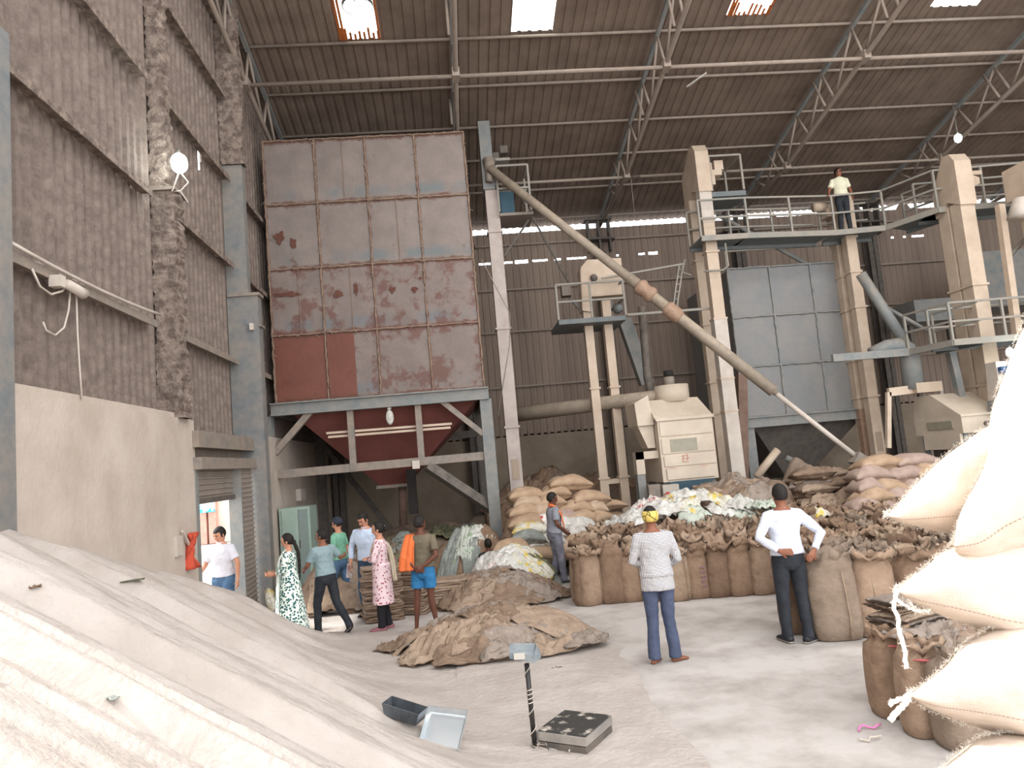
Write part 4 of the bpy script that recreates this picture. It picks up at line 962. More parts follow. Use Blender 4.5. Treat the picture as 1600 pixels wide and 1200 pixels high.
# left part of the front row
front = [(914, 932, .8), (928, 947, 1.05), (962, 943, 1.0), (994, 941, 1), (1030, 940, 1), (1066, 940, .95), (1098, 936, 1), (1130, 934, 1), (1165, 932, 1.05), (1200, 930, 1)]
for k, (px, py, s) in enumerate(front):
    q = P(px, py, Z=0)
    lab = ['open jute sack at the left corner of the sack field, turned sideways', 'pale open jute sack standing foremost at the left corner of the sack field', 'open jute sack with purple printed marks, just right of the foremost left corner sack', 'open jute sack standing just left of the man in the checked shirt', 'open jute sack hidden behind the man in the checked shirt',
           'open jute sack just right of the man in the checked shirt', 'open jute sack with reddish printed stripe, second to the right of the checked shirt man', 'open jute sack in the front row midway between the two standing men', 'open jute sack in the front row, second to the left of the white shirted man', 'open jute sack partly behind the left elbow of the white shirted man'][k]
    o = put([3, 1, 4, 0, 2, 3, 0, 2, 0, 1][k], q.x, q.y+.13, random.uniform(-.15, .15) + (.9 if k == 0 else (.35 if k == 1 else 0)), (.98*s, 1, .95*s), lab)
    if k in (2, 6): marks(o)
    if k in (1, 3, 5): seam(o)
front2 = [(1262, 992, 1.0, 1.0), (1285, 985, 1.0, 1.1), (1322, 1003, 1.25, 1.18), (1385, 996, 1.2, 1.12), (1452, 990, 1.2, 1.1), (1520, 985, 1.2, 1.1)]
for k, (px, py, s, hh) in enumerate(front2):
    q = P(px, py, Z=0)
    lab = ['open jute sack touching the right leg of the white shirted man', 'narrow brown open sack right of the white shirted man', 'broad full sack standing foremost at the near corner of the sack field', 'round orange tinted sack right of the broad corner sack', 'sack behind the hanging twine of the near bags', 'sack at the right end of the near front row behind the near bags'][k]
    o = put([2, 0, 4, 1, 2, 3][k], q.x, q.y+.17, random.uniform(-.2, .2), (1.15*s, 1.2, hh), lab)
    if k in (2, 3): seam(o, .06 if k == 2 else -.08)
# packed field behind the front rows
def xfront(y): return 0
n = 0
yrow = 8.75; r = 0
while yrow < 14.6:
    xa = 4.35 if yrow < 11.55 else 1.75+max(0, yrow-12.0)*.55
    xb = 9.6+.25*(yrow-9)
    x = xa+random.uniform(0, .1); cc = 0
    while x < xb:
        if not (yrow < 11.5 and x < 4.45):
            i = random.randrange(10)
            lab = 'open %s jute sack in the packed field, %s row back, %s from the left' % (['tan', 'light tan', 'dark brown', 'pale', 'greyish'][i % 5], ordn[r], ordn[cc])
            zone = 'packed open sacks, row %s' % ordn[r]; cc += 1
            put(i, x+random.uniform(-.03, .03), yrow+random.uniform(-.04, .04), random.uniform(-.5, .5)+random.choice((0, math.pi)), (random.uniform(.98, 1.15), random.uniform(1.0, 1.2), random.uniform(.93, 1.12)+(.12 if yrow > 12 else 0)), lab, zone)
            n += 1
        x += .43
    yrow += .36; r += 1
print('field sacks', n)

# filled, lying bags
def pillow(L, Wd, T, seed, nu=22, nv=16, sag=.0, ear=.09, puck=.03):
    mb = MB(); top, bot = [], []
    for i in range(nu+1):
        rt, rb = [], []
        for j in range(nv+1):
            u, v = 2*i/nu-1, 2*j/nv-1
            u = math.copysign(abs(u)**.85, u); v = math.copysign(abs(v)**.85, v)
            e = max(0, (1-abs(u)**2.6))*max(0, (1-abs(v)**2.4)); h = T/2*e**.5
            x = L/2*u*(1-ear*(1-v*v)); y = Wd/2*v*(1-ear*1.3*(1-u*u)) 
            nn = fbm(u*1.3+seed, v*1.3, seed*.7, 3)
            pk = puck*mnoise.noise(Vector((u*2.2+seed, v*6, 2)))*(abs(u)**2)
            z0 = -sag*(u*u)+.5*pk
            rt.append(Vector((x, y, z0+h*(1+.22*nn)+pk*e))); rb.append(Vector((x, y, z0-h*.75*(1-.15*nn))))
        top.append(rt); bot.append([p for p in rb])
    mb.grid(top); b0 = len(mb.v); c = nv+1
    mb.v += [p for row in bot for p in row]
    for i in range(nu):
        for j in range(nv): mb.f.append((b0+i*c+j, b0+(i+1)*c+j, b0+(i+1)*c+j+1, b0+i*c+j+1)); mb.sm.append(True)
    # the two skins share their rim
    for j in range(nv): 
        mb.f.append((j, j+1, b0+j+1, b0+j)); mb.sm.append(True); q = nu*c; mb.f.append((q+j+1, q+j, b0+q+j, b0+q+j+1)); mb.sm.append(True)
    for i in range(nu):
        mb.f.append(((i+1)*c, i*c, b0+i*c, b0+(i+1)*c)); mb.sm.append(True); mb.f.append((i*c+nv, (i+1)*c+nv, b0+(i+1)*c+nv, b0+i*c+nv)); mb.sm.append(True)
    return mb
def bag(c, rz, label, m, L=.85, Wd=.52, T=.27, seed=1, tilt=0, roll=0, group=None, sag=.03, name='filled_bag', **k):
    o = pillow(L, Wd, T, seed, sag=sag, **k).build(name, m); o.location = c; o.rotation_euler = (roll, tilt, rz)
    return tag(o, label, 'bag', group)
# stack of full jute and white bags by the grey elevator (pixel centres on the face of the stack)
rows = [(15.9, [(888, 757, 1.0, 0, 'tan', 'topmost')]),
        (15.8, [(822, 776, .85, 0, 'tan', 'second'), (868, 772, .7, 0, 'tan', 'second'), (918, 781, .9, .25, 'tan', 'second')]),
        (15.6, [(825, 789, .7, 0, 'pale', 'third'), (857, 787, .7, 0, 'tan', 'third'), (900, 796, .8, -.1, 'tan', 'third'), (932, 797, .5, 0, 'pale', 'third')]),
        (15.4, [(819, 803, .75, 0, 'tan', 'fourth'), (850, 802, .75, 0, 'pale', 'fourth'), (882, 811, .6, 0, 'pinkish', 'fourth'), (906, 811, .8, .1, 'tan', 'fourth'), (935, 812, .6, .5, 'tan', 'fourth')]),
        (15.2, [(822, 817, .75, 0, 'tan', 'fifth'), (855, 817, .6, 0, 'red', 'fifth'), (886, 822, .6, 0, 'white', 'fifth'), (908, 823, .65, 0, 'white', 'fifth')]),
        (15.0, [(830, 829, .8, 0, 'yellow', 'sixth'), (858, 835, .7, 0, 'white', 'sixth'), (900, 835, .8, 0, 'white', 'sixth'), (932, 836, .7, 0, 'pinkish', 'sixth')]),
        (14.8, [(825, 842, .75, 0, 'grey', 'seventh'), (855, 848, .8, 0, 'white', 'seventh'), (905, 848, .8, 0, 'tan', 'seventh'), (940, 850, .8, .2, 'tan', 'seventh')]),
        (14.6, [(800, 858, .8, 0, 'tan', 'lowest'), (840, 870, 1.0, 0, 'tan', 'lowest'), (890, 862, .8, 0, 'pale', 'lowest'), (925, 868, .8, 0, 'tan', 'lowest')])]
fm = {'tan': m_fill[0], 'pale': m_fill[1], 'pinkish': m_fill[2], 'white': m_poly['white'], 'red': m_poly['red'], 'yellow': m_poly['yellow'], 'grey': m_poly['grey']}
cn = {'tan': 'tan jute', 'pale': 'pale jute', 'pinkish': 'pinkish jute', 'white': 'white woven plastic', 'red': 'pale bag with a red print, woven plastic', 'yellow': 'white and yellow woven plastic', 'grey': 'grey woven plastic'}
for ri, (Y, L_) in enumerate(rows):
    for k, (px, py, ln, rot, mm_, lv) in enumerate(L_):
        c = P(px, py, Y=Y)
        where = 'lying alone' if len(L_) == 1 else ('at its left end' if k == 0 else ('at its right end' if k == len(L_)-1 else ('%s from the left' % ordn[k])))
        bag(c, rot+random.uniform(-.12, .12), '%s bag, %s layer of stack beside the grey elevator, %s' % (cn[mm_].split(',')[0].replace('bag with a red print', 'red printed'), lv, where.replace('at its', '').strip()), fm[mm_], L=ln*1.02, Wd=.62, T=.42, seed=ri*7+k, tilt=random.uniform(-.06, .06))
# hidden core that holds those layers up: more of the same bags one behind the other
for k in range(16):
    bag((1.5+.75*(k % 3)+.2, 16.1+.1*(k//3 % 2), .14+.26*(k//3)), random.uniform(-.2, .2), 'tan jute bag deep inside the stack beside the grey elevator, %s up' % ordn[k], m_fill[0], L=.85, Wd=.55, seed=50+k, group='bags deep in the left stack')
# stack of full bags at right
rows = [(13.9, [(1372, 727, 1.05), (1425, 724, 1.1)]), (13.7, [(1358, 745, .85), (1410, 745, 1.05), (1445, 740, .7)]), (13.5, [(1352, 764, .6), (1385, 765, .8), (1432, 764, .8)]),
        (13.3, [(1362, 780, .8), (1405, 780, .8), (1445, 778, .7)]), (13.1, [(1350, 795, .7), (1380, 800, .8), (1425, 797, .8)])]
for ri, (Y, L_) in enumerate(rows):
    for k, (px, py, ln) in enumerate(L_):
        c = P(px, py, Y=Y); lv = ['topmost', 'second', 'third', 'fourth', 'lowest'][ri]
        bag(c, random.uniform(-.15, .15), 'plump jute bag, %s layer of the right hand bag stack, %s from the left' % (lv, ordn[k]), m_fill[2 if (ri+k) % 3 else 0], L=ln*.95, Wd=.6, T=.42, seed=100+ri*7+k, tilt=random.uniform(-.05, .05))
for k in range(15):
    bag((8.1+.75*(k % 3), 13.9, .14+.27*(k//3)), random.uniform(-.2, .2), 'pinkish jute bag hidden inside the right hand bag stack, %s one' % ordn[k], m_fill[2], L=.85, Wd=.5, seed=150+k, group='bags deep in the right stack')

# ---------------------------------------------------------------- crumpled cloth sheets draped on a mound
def drape(name, label, c, L, Wd, rz, H, seed, m, amp=.05, wr=3.0, cat='sack', lift=.0, group=None, n=30, crease=1.0, parent=None):
    mb = MB(); G = []; c_, s_ = math.cos(rz), math.sin(rz)
    for i in range(n+1):
        row = []
        for j in range(int(n*.7)+1):
            u, v = i/n-.5, j/int(n*.7)-.5
            dx = .10*mnoise.noise(Vector((u*3, v*3, seed)))*(1+abs(u)); dy = .10*mnoise.noise(Vector((u*3+9, v*3, seed)))
            x, y = (u+dx)*L, (v+dy)*Wd; X, Y = c[0]+x*c_-y*s_, c[1]+x*s_+y*c_
            q = Vector((u*wr*1.1+seed, v*wr*2.2, seed*.3)); rr = 1-abs(mnoise.noise(q+Vector((.6*mnoise.noise(q*1.1), .6*mnoise.noise(q*.9+Vector((4, 4, 4))), 0))))*2.2
            e = min(1, (.5-abs(u))*7+.1)*min(1, (.5-abs(v))*6+.1)
            z = H(X, Y)+lift+.012+amp*max(0, rr)*crease*(.35+.65*e)+amp*.6*max(-.3, mnoise.noise(q*2.3))*e
            row.append(Vector((X, Y, max(.012, z))))
        G.append(row)
    mb.grid(G); o = mb.build(name, m, parent, origin=None if parent else Vector((c[0], c[1], max(0, H(c[0], c[1])))))
    so_ = o.modifiers.new('thick', 'SOLIDIFY'); so_.thickness = .014; so_.offset = -1
    return tag(o, label, cat if label else None, group) if parent is None else o
def mound(cx, cy, rx, ry, h, seed=0, flat=2.0):
    def H(x, y):
        d = ((x-cx)/rx)**2+((y-cy)/ry)**2
        return h*max(0, 1-d**(flat/2))**.8*(1+.25*mnoise.noise(Vector((x*2.0, y*2.0, seed)))) if d < 1 else 0
    return H
def core(H, cx, cy, rx, ry, m, label, n=34, sink=.03):
    mb = MB(); G = [[Vector((cx+rx*(2*j/n-1), cy+ry*(2*i/n-1), H(cx+rx*(2*j/n-1), cy+ry*(2*i/n-1))-sink)) for j in range(n+1)] for i in range(n+1)]
    return tag(mb.grid(G).build('sack_heap', m, origin=(cx, cy, 0)), label, 'sack heap', kind='stuff')
W3 = ['at its left end', 'at its right end', 'on its top', 'low near side', 'on its near left side', 'on its near right side', 'on its far side', 'across the middle', 'between top and left end', 'between top and right end', 'spilling onto the floor at left', 'spilling onto the floor at right']
# foreground heap of empty sacks
Lp, Rp = P(640, 1003, Z=0), P(915, 1010, Z=0); cx, cy = .3, 9.75
H1 = mound(.28, 9.72, 1.25, .8, .38, 3)
core(H1, .28, 9.72, 1.22, .78, m_jute[1], 'mass of empty jute sacks heaped on the floor behind the weighing scale')
sp = [(-.65, 9.95, .9, .5, .3, 0), (1.0, 9.45, 1.0, .62, -.12, 1), (.3, 9.95, .8, .6, .2, 2), (.1, 9.25, .8, .45, .1, 3), (-.35, 9.55, .8, .5, .9, 4), (.75, 9.15, .75, .35, -.1, 5), (.75, 10.1, .8, .5, -.2, 6), (.25, 9.6, .7, .55, -.8, 7), (-.2, 10.0, .75, .5, .6, 8), (.7, 9.75, .8, .5, .35, 9), (-.95, 9.95, .5, .45, .9, 10), (1.35, 9.15, .6, .45, .3, 11)]
for k, (x, y, L, Wd, rz, wi) in enumerate(sp):
    big = wi == 1
    drape('empty_sack', ('smooth tan' if big else ['crumpled tan', 'crumpled brown', 'crumpled grey'][k % 3])+' empty sack, heap behind the weighing scale, '+W3[wi], (x, y), L, Wd, rz, H1, k*2.3, m_fold[0 if big else k % 3], amp=.03 if big else .085, wr=2 if big else 3.4, lift=.09 if big else .02*(k % 4), n=34)
for k, (x, y, L, Wd, rz) in enumerate([(-.55, 9.25, .7, .42, .5), (-.1, 9.02, .75, .4, .15), (.45, 8.98, .75, .38, -.05), (.95, 9.02, .6, .36, .2)]):
    drape('empty_sack', '%s empty sack, near foot of heap behind the scale, %s from left' % (['tan', 'brown', 'greyish', 'tan'][k], ordn[k]), (x, y), L, Wd, rz, H1, 30+k*1.9, m_fold[[0, 1, 2, 0][k]], amp=.12, wr=1.9, lift=.015+.005*k, n=30)
# heap beyond the blue shorts man
q = P(765, 930, Z=0); H2 = mound(.45, 12.9, 1.2, .9, .4, 7)
core(H2, .45, 12.9, 1.15, .85, m_jute[1], 'low mass of rumpled sacks on the floor right of the man in blue shorts')
for k, (x, y, L, Wd, rz, wi) in enumerate([(-.3, 12.9, .8, .5, .4, 0), (1.25, 12.6, .9, .5, -.1, 1), (.4, 13.0, .8, .6, .8, 2), (.3, 12.35, .8, .45, -.3, 3), (-.1, 12.5, .7, .5, .9, 4), (.85, 12.5, .8, .5, .5, 5), (.6, 13.3, .8, .5, .2, 6), (.5, 12.7, .7, .5, -.7, 7)]):
    drape('empty_sack', ['crumpled tan', 'crumpled brown', 'crumpled grey'][k % 3]+' sack, rumpled heap right of the shorts man, '+W3[wi], (x, y), L, Wd, rz, H2, 40+k*1.7, m_fold[k % 3], amp=.09, wr=3.4, lift=.02*(k % 3))
for k, (x, y, L, Wd, rz) in enumerate([(.1, 12.15, .8, .4, .2), (.75, 12.1, .8, .4, -.1), (1.2, 12.25, .6, .4, .3)]):
    drape('empty_sack', '%s sack, near foot of heap right of the shorts man, %s from left' % (['tan', 'brown', 'greyish'][k], ordn[k]), (x, y), L, Wd, rz, H2, 55+k*1.9, m_fold[k], amp=.12, wr=2.0, lift=.02, n=28)
# folded sack stacks
def slab(seed, L=.62, Wd=.5, T=.04):
    mb = MB(); n = 26; G = []
    for zf, s in ((-.5, .94), (-.35, 1), (0, .985), (.35, 1), (.5, .94)):
        row = []
        for j in range(n*2):
            th = math.pi*j/n; ct, st = math.cos(th), math.sin(th); p = .3
            x = math.copysign(abs(ct)**p, ct)*L/2*s; y = math.copysign(abs(st)**p, st)*Wd/2*s
            k = 1+.05*mnoise.noise(Vector((ct*3+seed, st*3, zf)))
            row.append(Vector((x*k, y*k, zf*T+.014*mnoise.noise(Vector((x*7, y*7, seed))))))
        G.append(row)
    mb.grid(G, closed=True); c = n*2; m_ = len(mb.v)
    mb.f.append(tuple(reversed(range(c)))); mb.f.append(tuple(range(m_-c, m_))); mb.sm += [False, False]
    return mb
slabs = [slab(i*2.7).build('folded_sack', m_fold[i % 2]) for i in range(5)]; sused = set()
def folded_stack(x, y, cnt, rz, label, group, z0=.025, T=.042, s=1, sy=1):
    for k in range(cnt):
        i = random.randrange(5)
        if i in sused: o = slabs[i].copy(); COL.objects.link(o)
        else: o = slabs[i]; sused.add(i)
        o.location = (x+random.uniform(-.025, .025), y+random.uniform(-.02, .02), z0+k*T); o.rotation_euler.z = rz+random.uniform(-.07, .07); o.scale = (s*random.uniform(.94, 1.04), sy*s, 1)
        tag(o, label.replace('folded empty sack lying in', 'folded sack '+ordn[k]+' from the bottom of') if k < cnt-1 else label.replace('folded empty sack lying in', 'topmost folded sack of'), 'folded sack', group)
q = P(600, 972, Z=0)
folded_stack(q.x-.03, q.y+.22, 20, .25, 'folded empty sack lying in the neat stack left of the pink kurta woman', 'folded sacks in the tall neat stack')
folded_stack(q.x+.42, q.y+.55, 19, -.3, 'folded empty sack lying in the stack right behind the pink kurta woman', 'folded sacks behind the pink kurta woman')
q = P(665, 955, Z=0)
folded_stack(q.x+.35, q.y+.25, 11, .1, 'folded empty sack lying in the low stack behind the blue shorts man', 'folded sacks behind the blue shorts man', s=1.15)
folded_stack(q.x-.45, q.y+.9, 9, .3, 'folded empty sack lying in the low stack between woman and shorts man', 'folded sacks between the woman and the man in shorts', s=1.1)
# folded cloths behind the teal kurta woman
q = P(480, 940, Z=0); H3 = mound(-2.35, 13.6, .8, .7, .75, 4)
core(H3, -2.35, 13.6, .75, .65, m_jute[1], 'mass of draped sacks behind the teal kurta woman')
for k, (x, y, L, Wd, rz, wi) in enumerate([(-2.3, 13.4, .9, .8, .2, 2), (-2.7, 13.3, .7, .6, .9, 4), (-1.95, 13.3, .7, .6, -.7, 5), (-2.3, 13.15, .8, .5, 0, 3)]):
    drape('empty_sack', ['smooth tan', 'rumpled brown', 'rumpled tan', 'grey brown'][k]+' sack, heap behind the teal dress woman, '+W3[wi], (x, y), L, Wd, rz, H3, 60+k*1.7, m_fold[k % 3], amp=.06, wr=2.4, lift=.02*k)
# dark, dusty heaps under the big silo
H4 = lambda x, y: max(0, .95-.18*abs(x+1)-.5*max(0, 17.6-y))*(1+.3*mnoise.noise(Vector((x*1.5, y*1.5, 2)))) if y < 20.5 else 0
mb = MB(); n = 50
G = [[Vector((-3.4+4.4*j/n, 15.6+3.9*i/n, H4(-3.4+4.4*j/n, 15.6+3.9*i/n)-.04)) for j in range(n+1)] for i in range(n+1)]
tag(mb.grid(G).build('sack_heap', m_jute[4], origin=(-1.2, 17, 0)), 'wide dusty heap of old sacks under the big silo', 'sack heap', kind='stuff')
random.seed(21)
dk = [m_poly['olive'], m_poly['grey'], m_jute[2], m_jute[4], m_poly['olive'], m_fold[2]]
places = ['behind the cap wearing boy', 'behind the notebook man', 'below the outlet pipe', 'left of the orange towel', 'right of the blue shorts man\'s head', 'behind the steel leg of the silo', 'beside the left wall', 'near the rear leg of the silo', 'between outlet pipe and silo leg', 'above the open sacks']
for k in range(20):
    x = -3.0+3.9*((k*.37) % 1); y = 16.0+1.6*((k*.61) % 1)
    q = (x, y)
    cnm = ['olive', 'grey', 'dark brown', 'grey brown', 'dull olive', 'faded tan'][k % 6]
    px_ = 'left' if x < -1.8 else ('middle' if x < -.3 else 'right')
    drape('old_sack', '%s old sack, %s %s of the heap under the big silo, %s one' % (cnm, 'near' if y < 16.6 else 'far', px_, ordn[k//2]), q, .95, .7, random.uniform(-1.5, 1.5), H4, 80+k*1.9, dk[k % 6], amp=.12, wr=3, lift=.02)
# white woven plastic bags spilt in front of the silo leg
H5 = mound(.82, 13.9, .98, .75, .64, 9)
core(H5, .82, 13.9, .93, .7, m_poly['grey'], 'mass of woven plastic bags heaped in front of the silo leg')
pw = ['white', 'white', 'yellow', 'white', 'red', 'white', 'olive', 'white', 'yellow', 'green']
for k, (x, y, L, Wd, rz, wi) in enumerate([(.4, 13.75, .85, .6, 1.4, 0), (.6, 13.3, .8, .4, .1, 3), (1.2, 13.5, .7, .4, -.35, 5), (.85, 13.8, .9, .5, .1, 2), (.45, 13.4, .5, .4, .9, 4), (1.1, 13.2, .8, .4, -.1, 11), (1.35, 13.7, .6, .4, -.7, 1), (.8, 13.6, .8, .45, .2, 7), (1.05, 13.95, .7, .5, -.2, 9), (1.2, 13.4, .45, .3, .2, 8)]):
    drape('woven_bag', '%s plastic bag, heap before the silo leg, %s' % ({'white': 'white', 'yellow': 'yellow patterned', 'red': 'red printed white', 'olive': 'dull olive', 'green': 'green printed'}[pw[k]], W3[wi]), (x, y), L, Wd, rz, H5, 120+k*1.3, m_poly[pw[k]], amp=.07, wr=2.6, lift=.02+.015*(k % 3), cat='bag')
# pale upright bag pile left of the silo leg
H6 = mound(.2, 15.9, 1.1, .8, .95, 12, 2)
core(H6, .2, 15.9, 1.0, .75, m_jute[0], 'steep heap of pale bags left of the silo leg')
for k, (x, y, L, Wd, rz, mk) in enumerate([(.1, 15.6, .8, .4, 1.2, 'green'), (.45, 15.55, .6, .5, .9, 'white'), (-.3, 15.4, .9, .4, .9, 'grey'), (.25, 15.25, .7, .5, .2, 'grey')]):
    drape('woven_bag', '%s limp woven bag hanging down the steep heap left of the silo leg, %s' % ({'green': 'greenish', 'white': 'whitish', 'grey': 'greyish'}[mk], ordn[k]), (x, y), L, Wd, rz, H6, 150+k, m_poly[mk], amp=.06, wr=2.5, lift=.03, cat='bag')
drape('empty_sack', 'orange brown sack hung down the steep heap close to the silo leg', (.55, 15.35), .8, .5, 1.3, H6, 171, m_jute[0], amp=.06, wr=3, lift=.06)
drape('empty_sack', 'bunched brown sack right behind the silo leg', (1.25, 15.3), .9, .8, .5, mound(1.25, 15.3, .7, .5, 1.2, 5), 175, m_jute[0], amp=.14, wr=4, lift=.0)
# two full open sacks left of the plastic heap
for k, (px, py) in enumerate(((702, 902), (738, 900))):
    q = P(px, py, Z=0); i = [7, 8][k]; put(i, q.x, q.y+.15, .1, (1.2, 1.1, .75), ['open full sack', 'stout open full sack'][k]+' left of the white plastic bag heap, '+['behind the blue shorts man', 'touching the heap'][k])
q = P(403, 948, Z=0)
t = tag(pillow(.42, .3, .2, 7).build('yellow_bag', m_poly['yellow']), 'yellow plastic bag standing against the roller shutter', 'bag'); t.location = (-3.55, 13.75, .25); t.rotation_euler = (0, R_(80), .4)
t = tag(pillow(.6, .4, .25, 8).build('dark_bag', m_darkst), 'dark bag on the floor between the yellow bag and the blue column', 'bag'); t.location = (-3.3, 14.2, .22); t.rotation_euler = (0, R_(70), 1.0)
# folded jute mounds behind the field
H7 = mound(5.75, 15.1, 1.3, 1.0, 1.32, 14, 9)
core(H7, 5.75, 15.1, 1.3, .85, m_jute[0], 'large mound of folded jute sacks in front of the cream cleaner')
random.seed(4)
for k in range(16):
    a = k*2.4; rr = .25+.75*((k*.37) % 1); x, y = 5.75+1.0*rr*math.cos(a), 14.85+.5*rr*math.sin(a)
    drape('empty_sack', '%s folded sack, mound before the cream cleaner, %s part, %s in the pile' % (['tan', 'brown', 'greyish'][k % 3], ('left' if x < 5.4 else 'right' if x > 6.1 else 'middle')+(' near' if y < 14.8 else ' far'), ordn[k]), (x, y), .95, .6, random.uniform(-.5, .5), H7, 200+k*1.3, m_fold[k % 3], amp=.09, wr=3.2, lift=.015*(k % 5))
H8 = mound(7.3, 15.2, .8, .8, 1.75, 15, 2.4); H8b = mound(7.6, 14.2, 1.1, .8, 1.15, 16, 2.2)
core(H8, 7.3, 15.2, .78, .78, m_jute[4], 'tall stack of old folded sacks below the blue grey hopper')
core(H8b, 7.6, 14.2, 1.05, .78, m_jute[4], 'slumped heap of folded sacks left of the full bag stack')
softs = [pillow(.8, .55, .26, 70+i*3, puck=.12).build('folded_sack', m_fold[i % 3]) for i in range(4)]
for k, o in enumerate(softs): o.location = (7.25+.1*k, 14.75, .5+.06*k); o.rotation_euler.z = .3*k-.4; tag(o, 'rumpled folded sack low in the leaning stack below the blue grey hopper, %s up' % ordn[k], 'folded sack', 'folded sacks in the tall leaning stack')
for k in range(14):
    x = 7.3+.25*math.cos(k*2.1); y = 15.0+.25*math.sin(k*2.1); z = .9+.05*k
    o = softs[k % 4].copy(); COL.objects.link(o); o.location = (x, 14.65+.15*math.sin(k*1.3), .75+.06*k); o.rotation_euler = (random.uniform(-.12, .12), random.uniform(-.12, .12), random.uniform(-.4, .4)); o.scale = (1.1, 1.1, 1.1)
    tag(o, 'old folded sack %s from the bottom of the leaning stack below the blue grey hopper' % ordn[k], 'folded sack', 'folded sacks in the tall leaning stack')
for k in range(8):
    x, y = 7.0+1.2*((k*.37) % 1), 13.8+.5*((k*.61) % 1)
    drape('empty_sack', '%s sack slumped left of the full bag stack, %s from the left' % (['tan', 'brown', 'greyish'][k % 3], ordn[sorted(range(8), key=lambda q_: (q_*.37) % 1).index(k)]), (x, y), .9, .55, random.uniform(-.4, .4), H8b, 240+k*1.7, m_fold[k % 3], amp=.08, wr=3, lift=.02*(k % 4))
# coloured plastic bags behind the checked shirt man
H9 = lambda x, y: .78+.42*max(0, 1-((x-4.3)/1.7)**2)*max(0, 1-((y-14.3)/1.0)**2)
pc = ['white', 'red', 'white', 'white', 'yellow', 'white', 'green', 'white', 'yellow', 'white', 'red', 'white', 'green']
bx = [(2.95, 13.9), (4.35, 14.6), (3.3, 13.6), (3.9, 14.4), (4.15, 13.9), (4.5, 14.1), (4.4, 13.4), (3.85, 13.8), (4.9, 14.0), (5.05, 13.7), (3.6, 14.2), (5.35, 13.8), (5.5, 13.5)]
for k, (x, y) in enumerate(bx):
    drape('woven_bag', '%s crumpled plastic bag lying on the sack field, %s from the left' % ({'white': 'white', 'yellow': 'yellow and white', 'red': 'red and white', 'green': 'green and white'}[pc[k]], ordn[sorted([b[0] for b in bx]).index(x)]), (x, y), .75, .5, random.uniform(-1.2, 1.2), H9, 300+k*1.9, m_poly[pc[k]], amp=.12, wr=1.9, lift=.06+.05*(k % 3), cat='bag', n=24)
q = P(1275, 800, Y=12.9)
drape('woven_bag', 'yellow and green plastic bag right of the white shirted man\'s shoulder', (q.x, q.y), .6, .6, .6, lambda x, y: q.z-.1-.5*abs(x-q.x), 333, m_poly['yellow'], amp=.12, wr=1.5, lift=.05, cat='bag')
q = P(1195, 790, Y=13.3)
drape('woven_bag', 'pale green net bag left of the white shirted man\'s shoulder', (q.x, q.y), .55, .5, .2, lambda x, y: q.z-.08, 335, m_poly['green'], amp=.12, wr=2.5, lift=.03, cat='bag')
# dusty sacks on the floor against the back wall
H10 = lambda x, y: 1.55*max(0, 1-((x-3)/3.2)**2)**.5*max(0, 1-((y-21)/1.5)**2)*(1+.3*mnoise.noise(Vector((x, y, 3))))
mb = MB(); n = 40; tag(mb.grid([[Vector((-.2+6.4*j/n, 19.6+3*i/n, H10(-.2+6.4*j/n, 19.6+3*i/n))) for j in range(n+1)] for i in range(n+1)]).build('sack_heap', m_jute[4], origin=(3, 21, 0)), 'dark heap of old sacks against the back wall behind the left bag stack', 'sack heap', kind='stuff')
for k in range(9):
    x, y = 1.2+3.6*k/8, 20.3+.4*((k*.6) % 1)
    drape('old_sack', 'dusty brown sack on the dark heap by the back wall, %s from the left' % ordn[k], (x, y), 1.2, .9, random.uniform(-.5, .5), H10, 360+k, m_jute[[2, 4, 0][k % 3]], amp=.2, wr=2.4, lift=.1)

# ---------------------------------------------------------------- small group of sacks at lower right
for k, (px, py, s) in enumerate(((1412, 1126, 1.0), (1466, 1158, 1.0), (1524, 1178, 1.05))):
    q = P(px, py, Z=0); i = [5, 6, 9][k]
    o = put(i, q.x+.02, q.y+.15, [0, -.1, .1][k], (.88*s, 1.0, .84), ['brown sack with a red edge standing at the lower right, nearest the pink thread', 'second standing sack at the lower right, under the folded cloths', 'third standing sack at the lower right, beside the near bags'][k])
    MB().tube([(-.1, -.11, .70), (0, -.15, .69), (.12, -.12, .68)], .012, 6).build('pink_tie', m_tie, o)
q = P(1455, 1010, Y=6.0)
random.seed(9)
for k in range(7):
    o = softs[k % 4].copy(); COL.objects.link(o); o.location = (q.x+.1+random.uniform(-.05, .05), 6.2+random.uniform(-.03, .03), .66+.035*k); o.rotation_euler = (random.uniform(-.05, .05), random.uniform(-.1, .02), .15+random.uniform(-.1, .1)); o.scale = (1.0, .8, .4)
    tag(o, 'folded sack %s from the bottom of the little stack on the lower right sacks' % ordn[k], 'folded sack', 'folded sacks on the lower right sacks')
for k, (x, y) in enumerate(((q.x-.1, 5.85), (q.x+.25, 5.75))):
    drape('empty_sack', ['greyish limp sack hanging over the left lower right sack', 'brown limp sack hanging over the middle lower right sack'][k], (x, y), .6, .45, .2, lambda a, b: .60-.4*max(0, 5.8-b), 400+k, m_fold[2-k], amp=.07, wr=3, lift=.03)

